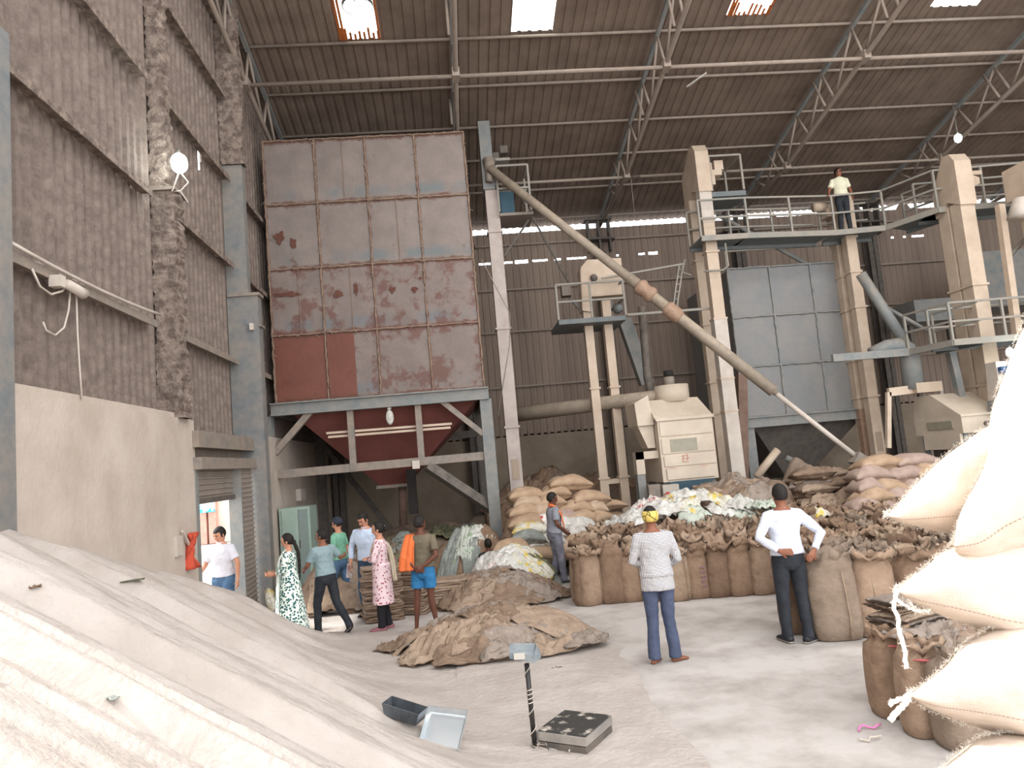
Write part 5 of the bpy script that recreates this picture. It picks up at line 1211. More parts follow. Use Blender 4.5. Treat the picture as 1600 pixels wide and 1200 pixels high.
# ---------------------------------------------------------------- near bags at the right edge
def fringe(o, pts, seed, n=60, l=.02, r=.0004):
    rnd = random.Random(seed); mb = MB()
    for k in range(n):
        t_ = rnd.random()*(len(pts)-1); i = int(t_); p = Vector(pts[i]).lerp(Vector(pts[i+1]), t_-i)
        d = Vector((rnd.uniform(-1, .4), rnd.uniform(-1, .3), rnd.uniform(-.6, 1))).normalized()*rnd.uniform(.4, 1.3)*l
        e = p+d; f_ = e+Vector((rnd.uniform(-1, 1), rnd.uniform(-1, 1), rnd.uniform(-1, 1)))*l*.5
        mb.tube([p, e, f_], [r*1.4, r, r*.6], 4)
    c = mb.build('frayed_fibres', m_fgw, o); c['kind'] = 'stuff'; return c
def nearbag(label, tip, up, dn, Yn, seed, yaw=0, thick=.2, L=.9, wid=.5, seamj=2):
    """near bag whose left end tapers to a pointed, sewn corner. up/dn: photo outline of its upper/lower edge at the same distance"""
    n = 26; mb = MB(); T = P(*tip, Y=Yn); G = []
    c0_ = (P(*up[2], Y=Yn)+P(*dn[2], Y=Yn))/2
    U = [P(*p, Y=Yn) for p in up]; D = [P(*p, Y=Yn) for p in dn]
    def samp(L_, s):
        Ls = [T]+L_; t_ = s*(len(Ls)-1); i = min(int(t_), len(Ls)-2)
        f = t_-i
        p0, p1, p2, p3 = Ls[max(i-1, 0)], Ls[i], Ls[i+1], Ls[min(i+2, len(Ls)-1)]
        return .5*((2*p1)+(p2-p0)*f+(2*p0-5*p1+4*p2-p3)*f*f+(3*p1-p0-3*p2+p3)*f**3)
    K = 30; RD = (c0_-Vector((0, 0, CAMZ))).normalized()
    for i in range(n+1):
        s = i/n; a, b = samp(U, s), samp(D, s); c = (a+b)/2; hz_ = (a-b)/2
        dep = max(.012, wid*min(1, (s*1.9)**.75)/2*(1 if s < .8 else 1))
        row = []
        for j in range(K):
            th = 2*math.pi*j/K; ct, st = math.cos(th), math.sin(th); p_ = .8
            x = math.copysign(abs(ct)**p_, ct); z = math.copysign(abs(st)**p_, st)
            nn = 1+.05*fbm(s*3+seed, ct*1.5, st*1.5, 3)*min(1, s*4)+.02*mnoise.noise(Vector((s*9, th*2.5, seed)))
            row.append(c+hz_*z*nn+RD*(dep*(.55+x*nn)))
        G.append(row)
    mb.grid(G, closed=True); mb.f.append(tuple(reversed(range(K)))); mb.sm.append(False); mb.f.append(tuple(range(n*K, n*K+K))); mb.sm.append(False)
    o = mb.build('filled_bag', m_fg, origin=T)
    for jj, i0 in ((int(K*.5)+seamj, 1), (int(K*.5)+seamj+1, 1)):
        pts = [G[i][jj % K].lerp(G[i][(jj+1) % K], .3)-T for i in range(i0, n-3)]
        st = MB()
        for a_, b_ in zip(pts[:-1], pts[1:]):
            for u_ in (0, .5): st.tube([a_.lerp(b_, u_)-RD*.001, a_.lerp(b_, u_+.3)-RD*.001], .0011, 4)
        if seamj is not None and jj == int(K*.5)+seamj: c_ = st.build('stitched_seam', mat('stitch', '#9c8676', rough=.9), o)
    tag(o, label, 'bag')
    def off(v): return Vector(v)-T
    mid = [off(samp(U, i/10)*.62+samp(D, i/10)*.38+Vector((0, -.0, 0))) for i in range(0, 9)]
    fringe(o, [off(samp(U, i/10)) for i in range(0, 10)], seed, 620, .0065, .00018); fringe(o, [off(samp(D, i/10)) for i in range(0, 10)], seed+1, 320, .0065, .00018)
    fringe(o, [Vector((0, 0, 0)), off(samp(U, .06))], seed+2, 90, .009, .0003)
    return o, T, off
A_ = nearbag('topmost near full bag, its rounded end hanging at the right edge', (1492, 850), [(1500, 800), (1540, 720), (1548, 640), (1575, 560), (1610, 480), (1680, 380), (1800, 330)], [(1495, 868), (1530, 882), (1580, 875), (1640, 866), (1700, 862), (1780, 860), (1850, 860)], 1.45, 3, wid=.5)
B_ = nearbag('near full bag with a long pointed fuzzy corner, second from the top', (1384, 806), [(1405, 785), (1440, 745), (1490, 700), (1550, 662), (1620, 640), (1720, 640)], [(1410, 818), (1445, 828), (1480, 838), (1530, 850), (1620, 865), (1720, 880)], 1.56, 5, wid=.42)
C_ = nearbag('near full bag with twine hanging from its corner, third from the top', (1400, 922), [(1418, 905), (1450, 880), (1485, 850), (1540, 830), (1620, 815), (1740, 800)], [(1425, 942), (1470, 962), (1530, 985), (1600, 1012), (1680, 1030), (1760, 1040)], 1.50, 7, wid=.46)
D_ = nearbag('near full bag with a knotted corner, fourth from the top', (1420, 1086), [(1445, 1066), (1475, 1040), (1510, 1000), (1560, 975), (1630, 960), (1740, 950)], [(1450, 1108), (1490, 1125), (1540, 1145), (1600, 1165), (1680, 1185), (1760, 1195)], 1.46, 9, wid=.5)
E_ = nearbag('lowest near full bag cut by the bottom of the picture', (1455, 1215), [(1480, 1190), (1515, 1160), (1545, 1145), (1600, 1142), (1660, 1140), (1760, 1135)], [(1480, 1260), (1520, 1300), (1560, 1320), (1600, 1330), (1660, 1340), (1760, 1340)], 1.44, 11, wid=.5)
def twine(o, pts, Yn, r, nm, seed=0, fz=80):
    bo = o[0]; T = o[1]; pp = [P(*p, Y=Yn)-T for p in pts]; q = []
    for a, b in zip(pp[:-1], pp[1:]):
        for i in range(5): q.append(a.lerp(b, i/5)+Vector((mnoise.noise(Vector((a.x*90, i*.9, seed))), 0, mnoise.noise(Vector((i*.9, a.z*90, seed)))))*.006)
    q.append(pp[-1]); MB().tube(q, r, 7).build(nm, m_fgw, bo); fringe(bo, q, seed+20, fz, .007, .0003)
twine(C_, [(1402, 920), (1396, 945), (1405, 985), (1414, 1020), (1416, 1044)], 1.49, .0042, 'twine_tail', 1, 260)
twine(C_, [(1402, 938), (1420, 950), (1440, 955), (1453, 953)], 1.485, .003, 'twine_tail', 2, 160)
twine(C_, [(1418, 930), (1424, 945), (1436, 956)], 1.49, .003, 'twine_tail', 3, 50)
twine(D_, [(1424, 1086), (1408, 1092), (1396, 1095), (1391, 1100)], 1.45, .0045, 'twine_tail', 4, 30)
twine(D_, [(1420, 1092), (1404, 1108), (1390, 1126)], 1.45, .006, 'twine_tail', 5, 40)
# seams along the near bags
for ob, pts, Yn in ((B_, [(1390, 803), (1430, 792), (1480, 770), (1520, 745), (1560, 735)], 1.553), (D_, [(1425, 1085), (1470, 1070), (1520, 1063), (1570, 1062), (1610, 1068)], 1.30), (E_, [], 1)):
    pass
# the bags under them (lower part of the near stack, out of frame) carry the pile
for k in range(6):
    bag((1.62, 1.75, .15+.24*k), .1*(-1)**k, 'jute bag low in the near stack, %s from the floor' % ordn[k], m_fg, L=.95, Wd=.6, T=.27, seed=500+k, group='bags low in the near stack')

# ================================================================== WEIGHING SCALE, PANS
pl, pr_, pf, pb = P(838, 1140, Z=.12), P(955, 1118, Z=.12), P(880, 1160, Z=.12), P(895, 1107, Z=.12)
cx, cy = P(898, 1134, Z=.13).x, P(898, 1134, Z=.13).y
rzs = -.62
t = thing('weighing_scale', (cx, cy, 0), 'black and steel platform weighing scale with an upright display post', 'scale', rz=rzs)
m_plate = mat('scale_plate', '#3a3836', '#b9afa2', 9, .5, contrast=(.54, .66)); m_ss = mat('brushed_steel', '#9b9895', '#b9b3ab', 6, .35, metal=.6)
def box_l(nm, c, d, m, ob=t): o = MB().box(c, d).build(nm, m, ob); bv = o.modifiers.new('b', 'BEVEL'); bv.width = .004; bv.segments = 2; return o
box_l('base_frame', (0, 0, .045), (.44, .50, .05), m_darkst)
box_l('platform', (0, 0, .115), (.45, .51, .07), m_ss)
box_l('top_plate', (0, 0, .153), (.44, .50, .006), m_plate)
for sx in (-1, 1):
    for sy in (-1, 1): MB().tube([(sx*.18, sy*.2, .0), (sx*.18, sy*.2, .03)], .025, 10).build('foot', m_black, t)
pb_ = P(836, 1168, Z=.03)
t2 = thing('scale_display_post', (pb_.x, pb_.y, 0), 'black post of the weighing scale with grey display head wound with white wire', 'scale post')
topz = P(822, 1037, Y=pb_.y).z; tx = P(823, 1037, Y=pb_.y).x-pb_.x
tag(t2, kind=None)
MB().tube([(0, 0, 0), (tx, 0, topz)], .021, 14).build('post', mat('black_paint', '#1e1d1d', '#3b3836', 8, .4), t2)
hd = Vector((tx-.01, 0, topz+.05))
MB().add([hd+Vector(v) for v in ((-.13, -.06, .02), (.06, -.09, -.03), (.13, -.02, -.01), (.13, .06, .03), (-.11, .07, .07), (-.13, -.06, .07), (.06, -.09, .03), (.10, -.03, .09), (.10, .06, .09), (-.11, .06, .11))],
         [(0, 1, 6, 5), (1, 2, 7, 6), (2, 3, 8, 7), (3, 4, 9, 8), (4, 0, 5, 9), (5, 6, 7, 8, 9), (4, 3, 2, 1, 0)]).build('display_head', mat('grey_plastic', '#626e75', '#85898a', 7, .5), t2)
MB().box(hd+Vector((-.05, -.082, .035)), (.09, .006, .05), Matrix.Rotation(-.15, 3, 'Z')).build('display_window', mat('display_pale', '#b9b4aa', rough=.4), t2)
def helix(z0, z1, turns, r=.026, n=40): return [(tx*(z0+(z1-z0)*i/n)/topz+r*math.cos(2*math.pi*turns*i/n), r*math.sin(2*math.pi*turns*i/n), z0+(z1-z0)*i/n) for i in range(n+1)]
MB().tube(helix(.05, topz*.52, 2.0), .004, 5).build('wire', m_white, t2)
MB().tube(helix(topz*.52, topz*.74, 4.5), .005, 5).build('wire', m_white, t2)
MB().tube(helix(topz*.74, topz*.97, .9), .003, 5).build('wire', m_white, t2)
random.seed(3)
MB().tube([(random.uniform(-.04, .12), random.uniform(-.1, .04), random.uniform(.02, .07)) for i in range(14)], .005, 5).build('cable_coil', m_white, t2)
cable([(pb_.x+.1, pb_.y-.05, .03), (pb_.x+.2, pb_.y-.1, .02), (pb_.x+.28, pb_.y-.04, .02), (cx-.1, cy-.3, .05)], .006, m_poly['white'], 'pale cable running from the scale post to the scale platform')
# shiny square pan and dark scoop lying on the foot of the heap
def pan(label, px, py, m, s, rot, name, drop=.05, size=(.36, .3, .09)):
    c = onheap(px, py); a, b, h = size[0]/2, size[1]/2, size[2]
    mb = MB(); k = .86
    mb.add([(-a, -b, h), (a, -b, h), (a, b, h), (-a, b, h), (-a*k, -b*k, 0), (a*k, -b*k, 0), (a*k, b*k, 0), (-a*k, b*k, 0)], [(4, 5, 6, 7), (0, 1, 5, 4), (1, 2, 6, 5), (2, 3, 7, 6), (3, 0, 4, 7)])
    o = mb.build(name, m); o.location = c+Vector((0, 0, drop)); o.rotation_euler = rot; so_ = o.modifiers.new('t', 'SOLIDIFY'); so_.thickness = .006
    return tag(o, label, 'pan')
m_tin = mat('shiny_tin', '#cfd6da', '#dfe3e4', 3, .25, metal=.85)
pan('bright square tin pan lying tilted on the foot of the grain heap', 695, 1160, m_tin, 1, (R_(38), R_(8), R_(-14)), 'tin_pan', .09, (.33, .34, .05))
pan('dark metal scoop half sunk in the foot of the grain heap', 632, 1128, mat('dark_tin', '#6b7176', '#4c5054', 5, .4, metal=.5), 1, (R_(5), R_(12), R_(-28)), 'metal_scoop', .04, (.34, .14, .1))
# litter on the floor
def litter(px, py, label, m, s, name='litter', pts=None):
    q = P(px, py, Z=.01); rnd = random.Random(px)
    mb = MB().tube([(q.x+s*(k/6-.5)*2, q.y+rnd.uniform(-.3, .3)*s, .012+rnd.uniform(0, .02)) for k in range(7)], s*.09, 6)
    return tag(mb.build(name, m), label, name.replace('_', ' '))
litter(1358, 1138, 'tangle of pink thread on the floor at the lower right', mat('pink_thread', '#d77fb0', rough=.8), .1, 'pink_thread')
litter(1362, 1157, 'thin pale wire lying on the floor below the pink thread', m_white, .09, 'wire_piece')
litter(870, 1045, 'dark crumbs of rubbish on the floor right of the scale display', m_darkst, .06, 'rubbish')
litter(1368, 1006, 'white scrap on the floor in front of the near corner sack', m_poly['white'], .05, 'scrap')
litter(632, 996, 'red brown slipper lying on the floor in front of the blue shorts man', mat('slipper_red', '#7d3f44', rough=.6), .07, 'slipper')
# red cloth on the wall end by the doorway
q = P(302, 855, X=-3.84)
mb = MB(); G = []
for i in range(12):
    z = q.z+.2-.5*i/11; G.append([Vector((-3.86+.06*math.sin(j*1.3+i*.5), q.y-.16+.05*j*(1-.6*math.sin(i/11*3.1)), z)) for j in range(8)])
o = mb.grid(G).build('red_cloth', mat('orange_red_cloth', '#c9543d', '#b34935', 5)); o.modifiers.new('s', 'SOLIDIFY').thickness = .01
tag(o, 'orange red cloth hanging at the end of the plastered wall by the doorway', 'cloth')
tag(MB().bar(P(285, 830, X=-3.85), P(296, 852, X=-3.85), .03, .03).build('cloth_hook', m_white), 'pale hook bar holding the red cloth on the wall', 'hook')
# ================================================================== PEOPLE
def sm(a, b, x): t = min(1, max(0, (x-a)/(b-a))); return t*t*(3-2*t)
tx_w = bpy.data.textures.new('cloth_wrinkles', 'CLOUDS'); tx_w.noise_scale = .11; tx_w.noise_depth = 2
def person(label, loc, rz, h=1.7, pose=None, skin=m_skin, shirt=None, sleeve=.5, hem=.86, trousers=None, legs=1.0, shoes=None, hair='short', hairm=m_hair,
           woman=False, kurta=None, belt=None, collar=True, bulk=1.0, flare=0):
    ps = dict(lean=0, side=0, head_yaw=0, head_pitch=0,
              Lsh=(-.172, 0, 1.385), Lel=(-.24, -.02, 1.12), Lwr=(-.25, .06, .87), Rsh=(.172, 0, 1.385), Rel=(.24, -.02, 1.12), Rwr=(.25, .06, .87),
              Lhip=(-.09, 0, .91), Lkn=(-.09, .02, .49), Lan=(-.085, -.02, .08), Rhip=(.09, 0, .91), Rkn=(.09, .02, .49), Ran=(.085, -.02, .08), Lfoot=-.15, Rfoot=.15, Lhd=None, Rhd=None)
    ps.update(pose or {})
    if woman:
        for s in 'LR':
            if (pose or {}).get(s+'sh') is None: v = ps[s+'sh']; ps[s+'sh'] = (v[0]*.88, v[1], v[2]-.01)
    root = thing('person', loc, label, 'person', rz=rz, scale=h/1.72)
    la = R_(ps['lean']); hy = Vector((0, 0, .93))
    def LN(p, z=None):
        p = Vector(p); k = sm(.86, 1.12, p.z if z is None else z); q = p-hy
        return hy+Matrix.Rotation(-la*k, 3, 'X') @ (Matrix.Rotation(R_(ps['side'])*k, 3, 'Y') @ q)
    J = {k: Vector(ps[k]) for k in ('Lkn', 'Lan', 'Rkn', 'Ran', 'Lhip', 'Rhip')}
    for k in ('Lsh', 'Lel', 'Lwr', 'Rsh', 'Rel', 'Rwr'): J[k] = LN(ps[k], 1.4)
    b = bulk; f = .9 if woman else 1
    torso = [(.86, .10, .085, -.01), (.89, .155, .115, -.01), (.95, .165*(1.05 if woman else 1), .12, -.01), (1.05, .145*f, .105, 0), (1.15, .145*f, .105, .005), (1.25, .16*f, .115, .01), (1.34, .17*f, .112, .005), (1.40, .155*f, .09, 0), (1.445, .10*f, .07, -.005), (1.475, .06, .06, 0)]
    def tor(mb, z0, z1, off, extra=lambda z: (0, 0), n=20):
        pts, rad = [], []
        zs = [t for t in torso if z0-.001 <= t[0] <= z1+.001]
        if zs[0][0] > z0+.01: zs = [(z0, zs[0][1]*.99, zs[0][2]*.99, zs[0][3])]+zs
        for z, rx, ry, y in zs:
            e = extra(z); pts.append(LN((0, y, z))); rad.append((rx*b+off+e[0], ry*b+off+e[1]))
        mb.loft(pts, rad, (1, 0, 0), n)
    body = MB()
    tor(body, .86, 1.475, 0)
    # neck and head
    nk = LN((0, -.005, 1.45)); hc = LN((0, .012, 1.60)); Mh = Matrix.Rotation(-la*.6, 3, 'X') @ Matrix.Rotation(R_(ps['head_yaw']), 3, 'Z') @ Matrix.Rotation(R_(ps['head_pitch']), 3, 'X')
    body.loft([nk, nk.lerp(hc, .35), hc+Mh @ Vector((0, -.015, -.04))], [(.06, .058), (.052, .054), (.05, .052)], (1, 0, 0), 12)
    hs = [(-.118, .022, .028, .052), (-.105, .042, .045, .036), (-.08, .056, .064, .02), (-.045, .064, .08, .008), (0, .071, .091, 0), (.04, .074, .095, -.006), (.075, .069, .088, -.01), (.10, .054, .07, -.012), (.117, .03, .04, -.012), (.122, .01, .012, -.012)]
    body.loft([hc+Mh @ Vector((0, y, z)) for z, rx, ry, y in hs], [(rx, ry) for z, rx, ry, y in hs], Mh @ Vector((1, 0, 0)), 18)
    body.loft([hc+Mh @ Vector(v) for v in ((0, .080, .022), (0, .098, -.012), (0, .108, -.026), (0, .086, -.038))], [(.009, .009), (.012, .013), (.016, .012), (.012, .008)], Mh @ Vector((1, 0, 0)), 8)
    for s in (-1, 1): body.ball(hc+Mh @ Vector((s*.075, -.008, -.012)), (.010, .02, .03), 8, 6)
    # arms
    def hand(mb, wr, d, side, pn, curl=.35):
        d = d.normalized(); pn = (pn-d*pn.dot(d)).normalized(); sd = d.cross(pn)*side
        mb.loft([wr-d*.01, wr+d*.03, wr+d*.065, wr+d*.092], [(.026, .018), (.036, .017), (.041, .016), (.038, .013)], sd, 10)
        for i, L in enumerate((.066, .076, .07, .054)):
            o = wr+d*.086+sd*(.03-.02*i)*1.05; a = curl*(1+.15*i)
            e1 = o+(d*math.cos(a)+pn*math.sin(a))*L*.45; e2 = e1+(d*math.cos(a*2.1)+pn*math.sin(a*2.1))*L*.35; e3 = e2+(d*math.cos(a*2.9)+pn*math.sin(a*2.9))*L*.2
            mb.tube([o-d*.015, e1, e2, e3], [.0095, .009, .0082, .007], 7)
        o = wr+d*.025+sd*.03; e1 = o+(d*.6+sd*.75+pn*.25).normalized()*.034; e2 = e1+(d*.9+sd*.3+pn*.35).normalized()*.032
        mb.tube([o-sd*.01, e1, e2], [.0125, .011, .009], 7)
    for s, sg in (('L', -1), ('R', 1)):
        sh, el, wr = J[s+'sh'], J[s+'el'], J[s+'wr']
        body.loft([sh-Vector((sg*.04, 0, -.01)), sh, sh.lerp(el, .35), sh.lerp(el, .75), el, el.lerp(wr, .25), el.lerp(wr, .6), wr], [(.04, .045), (.052*b, .052*b), (.046*b, .048*b), (.039*b, .041*b), (.037, .039), (.039, .038), (.031, .03), (.025, .021)], (0, 1, 0), 12)
        hd = ps[s+'hd']; d = (wr-el).normalized()
        if hd is not None: d = (LN(Vector(hd)+Vector((0, 0, 1.4)), 1.4)-LN((0, 0, 1.4), 1.4)).normalized()
        hand(body, wr, d, sg*-1 if False else 1 if s == 'R' else -1, Vector(ps.get(s+'pn', (-sg, .1, 0))), ps.get(s+'curl', .35))
    # legs
    for s, sg in (('L', -1), ('R', 1)):
        hp_, kn, an = J[s+'hip'], J[s+'kn'], J[s+'an']
        body.loft([hp_+Vector((0, 0, .03)), hp_.lerp(kn, .15), hp_.lerp(kn, .5), hp_.lerp(kn, .88), kn, kn.lerp(an, .25), kn.lerp(an, .65), an, an-Vector((0, 0, .04))],
                  [(.075*b, .085*b), (.078*b, .088*b), (.064*b, .072*b), (.05, .055), (.047, .053), (.05, .056), (.036, .04), (.028, .033), (.028, .036)], (1, 0, 0), 14)
        fd = Vector((math.sin(ps[s+'foot']), math.cos(ps[s+'foot']), 0)); up = Vector((0, 0, 1)); fz = ps.get(s+'fp', 0)
        if fz: fd = (fd*math.cos(R_(fz))-up*math.sin(R_(fz)))
        ax = fd.cross(Vector((0, 0, 1))).normalized(); a0 = an-Vector((0, 0, .045))
        body.loft([a0-fd*.055, a0-fd*.02, a0+fd*.06-up*.004, a0+fd*.12-up*.014, a0+fd*.155-up*.02, a0+fd*.172-up*.022], [(.026, .026), (.032, .034), (.037, .03), (.042, .02), (.036, .014), (.02, .008)], ax, 12)
        if shoes is not None:
            sb = MB(); sb.loft([a0-fd*.075-up*.0, a0-fd*.03, a0+fd*.06-up*.004, a0+fd*.13-up*.010, a0+fd*.175-up*.016, a0+fd*.2-up*.018], [(.032, .032), (.042, .042), (.046, .036), (.05, .028), (.042, .02), (.02, .01)], ax, 14)
            sh_ = sb.build('shoe', shoes, root)
            so_ = MB(); so_.loft([a0-fd*.08-up*.028, a0+fd*.05-up*.028, a0+fd*.13-up*.028, a0+fd*.205-up*.028], [(.034, .008), (.046, .008), (.052, .008), (.03, .007)], ax, 12)
            so_.build('sole', mat('shoe_sole', '#9a9186', rough=.8), sh_)
    ob = body.build('body', skin, root); r = ob.modifiers.new('skin', 'REMESH'); r.mode = 'VOXEL'; r.voxel_size = .0085; r.use_smooth_shade = True
    q = ob.modifiers.new('sm', 'SMOOTH'); q.factor = .5; q.iterations = 2
    # face details and hair
    for s in (-1, 1):
        e = MB().ball(hc+Mh @ Vector((s*.030, .081, .012)), (.011, .008, .007), 8, 6).build('eye', mat('eye_dark', '#1c1512', rough=.3), root)
        MB().loft([hc+Mh @ Vector((s*.014, .090, .028)), hc+Mh @ Vector((s*.03, .089, .033)), hc+Mh @ Vector((s*.047, .080, .028))], [(.004, .004)]*3, n=5).build('eyebrow', hairm, root)
    MB().loft([hc+Mh @ Vector((-.022, .080, -.058)), hc+Mh @ Vector((0, .087, -.058)), hc+Mh @ Vector((.022, .080, -.058))], [(.004, .004), (.008, .007), (.004, .004)], (0, 0, 1), 6).build('lips', mat('lips', '#7a4338', rough=.6), root)
    def hairshape(front=.035, low=-.055, grow=1.0, m=hairm, nm='hair'):
        hb = MB(); n, mm_ = 24, 14; G = []
        for i in range(mm_+1):
            ph = -math.pi/2+math.pi*i/mm_; row = []
            for j in range(n):
                th = 2*math.pi*j/n; v = Vector((.083*math.cos(ph)*math.cos(th), -.012+.106*math.cos(ph)*math.sin(th), .022+.112*math.sin(ph)))*grow
                v *= 1+.02*mnoise.noise(v*60)
                # inside the head where the face shows
                fc = sm(.0, .05, v.y-.02) * sm(0, .03, front-v.z+.02)
                lo_ = sm(0, .03, low-v.z)
                k = 1-.35*max(fc, lo_); v = Vector((v.x*k, v.y*k, v.z if max(fc, lo_) < .5 else v.z*k)); row.append(hc+Mh @ v)
            G.append(row)
        hb.grid(G, closed=True); return hb.build(nm, m, root)
    if hair in ('short', 'bun', 'braid'): H_ = hairshape(.05 if hair == 'short' else .06, -.05 if hair == 'short' else -.08)
    if hair == 'bun':
        MB().ball(hc+Mh @ Vector((0, -.125, -.02)), (.045, .04, .045), 12, 8).build('hair_bun', hairm, root)
        MB().box(hc+Mh @ Vector((.02, -.10, .02)), (.03, .03, .04)).build('hair_clip', m_white, root)
    if hair == 'braid':
        pts = [hc+Mh @ Vector((0, -.10, -.02)), LN((0.02, -.15, 1.42)), LN((.03, -.16, 1.25)), LN((.03, -.155, 1.08)), LN((.03, -.15, .95))]
        q = []
        for a_, b_ in zip(pts[:-1], pts[1:]):
            for i in range(5): q.append(a_.lerp(b_, i/5))
        q.append(pts[-1]); MB().tube(q, [.034*(1-.5*i/len(q))*(1+.12*math.sin(i*2.2)) for i in range(len(q))], 9).build('braid', hairm, root)
    if hair == 'cap':
        hairshape(.05, -.05); c_ = hairshape(.045, .0, 1.06, mat('dark_cap', '#2a2f3a', rough=.8), 'cap')
        MB().loft([hc+Mh @ Vector((0, .07, .05)), hc+Mh @ Vector((0, .12, .045)), hc+Mh @ Vector((0, .155, .035))], [(.065, .01), (.06, .007), (.035, .005)], Mh @ Vector((1, 0, 0)), 12).build('cap_peak', mat('dark_cap', '#2a2f3a', rough=.8), c_)
    if hair == 'glasses':
        hairshape(.05, -.05)
        g = MB(); 
        for s in (-1, 1): g.ball(hc+Mh @ Vector((s*.032, .092, .012)), (.026, .008, .018), 10, 6)
        g.build('sunglasses', m_black, root)
    def cloth(mb, nm, m, vox=.012, wr=.012, par=None):
        o = mb.build(nm, m, root if par is None else par); r_ = o.modifiers.new('r', 'REMESH'); r_.mode = 'VOXEL'; r_.voxel_size = vox; r_.use_smooth_shade = True
        s_ = o.modifiers.new('s', 'SMOOTH'); s_.iterations = 2; s_.factor = .5
        if wr: d_ = o.modifiers.new('d', 'DISPLACE'); d_.texture = tx_w; d_.strength = wr*1.6; d_.mid_level = .5; d_.texture_coords = 'LOCAL'
        return o
    if trousers is not None:
        tb = MB()
        for s, sg in (('L', -1), ('R', 1)):
            hp_, kn, an = J[s+'hip'], J[s+'kn'], J[s+'an']
            if legs >= 1: tb.loft([hp_+Vector((0, 0, .05)), hp_.lerp(kn, .15), hp_.lerp(kn, .5), hp_.lerp(kn, .9), kn, kn.lerp(an, .35), kn.lerp(an, .8), an-Vector((0, 0, .03))], [(.085*b, .098*b), (.093*b, .105*b), (.083*b, .09*b), (.072, .077), (.07, .076), (.067, .072), (.058+flare, .064+flare), (.06+flare, .068+flare)], (1, 0, 0), 16)
            else: e = hp_.lerp(kn, legs); tb.loft([hp_+Vector((0, 0, .05)), hp_.lerp(kn, .15), hp_.lerp(kn, legs*.6), e], [(.085, .098), (.095, .11), (.095, .10), (.10, .105)], (1, 0, 0), 16)
        pf = .88 if woman else 1; pts = [LN((0, -.012, z)) for z in (.79, .84, .90, .96, 1.03)]
        tb.loft(pts, [(.07*b, .09*b), (.15*b*pf, .125*b), (.178*b*pf, .135*b), (.18*b*pf, .132*b), (.16*b*pf, .118*b)], (1, 0, 0), 18)
        tr_ = cloth(tb, 'trousers', trousers)
        if belt is not None: MB().loft([LN((0, -.003, .985)), LN((0, -.003, 1.015))], [(.178*b, .132*b), (.173*b, .13*b)], (1, 0, 0), 24).build('belt', belt, tr_)
    if shirt is not None:
        sb = MB()
        if kurta is None:
            if hem < .87:
                pts = [LN((0, -.006, z)) for z in (hem, .93, 1.02)]; sb.loft(pts, [(.192*b, .142*b), (.188*b, .142*b), (.175*b, .13*b)], (1, 0, 0), 20)
            tor(sb, .95, 1.445, .021, lambda z: (.012, .012) if z < 1.1 else (0, 0))
        else:
            tor(sb, .95, 1.445, .014)
            k0, k1 = kurta   # hem height, hem radius
            zs = [1.05, .95, .80, .65, .5, .3, .12]; zs = [z for z in zs if z > k0]+[k0]
            sb.loft([LN((0, -.005, z)) for z in zs], [(.175+(k1-.175)*((1.05-z)/(1.05-k0))**1.1, (.14+(k1*.78-.14)*((1.05-z)/(1.05-k0))**1.1)) for z in zs], (1, 0, 0), 24)
        for s, sg in (('L', -1), ('R', 1)):
            sh, el, wr = J[s+'sh'], J[s+'el'], J[s+'wr']; o_ = .014
            pts = [sh-Vector((sg*.07, 0, -.012)), sh-Vector((0, 0, .004))]; rad = [(.05, .055), ((.05+o_)*b, (.055+o_)*b)]
            if sleeve <= .55: pts += [sh.lerp(el, .4), sh.lerp(el, .5+sleeve*.5)]; rad += [(.063*b, .063*b), (.06*b+.004, .062*b+.004)]
            else: pts += [sh.lerp(el, .4), sh.lerp(el, .8), el, el.lerp(wr, .35), el.lerp(wr, sleeve)]; rad += [(.06*b, .062*b), (.052, .054), (.052, .052), (.05, .048), (.04, .037)]
            sb.loft(pts, rad, (0, 1, 0), 14)
        so2 = cloth(sb, 'kurta' if kurta else 'shirt', shirt)
        if collar: MB().loft([LN((0, 0, 1.435)), LN((0, -.004, 1.475))], [(.074, .072), (.062, .062)], (1, 0, 0), 18, cap=False).build('collar', shirt, so2).modifiers.new('s', 'SOLIDIFY').thickness = .006
    return dict(root=root, LN=LN, J=J, hc=hc, Mh=Mh, ob=ob)
def ground(px, py): q = P(px, py, Z=0); return (q.x, q.y, 0)
c_white = mat('white_cotton', '#d3d5de', '#c6c9d4', 5, .8, wrinkle=.03, wscale=7)
c_black = mat('black_trousers', '#23262b', '#2e3136', 6, .8, wrinkle=.02)
c_navy = mat('slate_trousers', '#4b5268', '#424a5e', 6, .85, wrinkle=.03)
c_jean = mat('blue_denim', '#3f5a78', '#5a7896', 5, .85, wrinkle=.02)
c_jeand = mat('dark_denim', '#2f3f55', '#3a4c62', 5, .85, wrinkle=.02)
c_check = checks('checked_cotton', '#dcd6d0', '#6b6b76', 120, 120, .80)
c_grey = mat('grey_tshirt', '#8b8b92', '#7b7c84', 5, .9, wrinkle=.03)
c_greyt = mat('dusty_grey_trousers', '#63636c', '#82808a', 5, .9, wrinkle=.03)
c_khaki = mat('khaki_tshirt', '#6f6554', '#635a4a', 5, .9, wrinkle=.03)
c_blue = mat('bright_blue_shorts', '#3274a3', '#2d6995', 5, .8, wrinkle=.03)
c_orange = mat('orange_cloth', '#dc7442', '#cc6636', 4, .85, wrinkle=.04)
c_lblue = mat('pale_blue_shirt', '#c3cfe0', '#b2bfd3', 5, .8, wrinkle=.04)
c_green = mat('green_tshirt', '#7fb49a', '#6fa58a', 5, .85, wrinkle=.03)
c_teals = checks('grey_teal_check', '#8fa3a6', '#7c9094', 220, 220, .6)
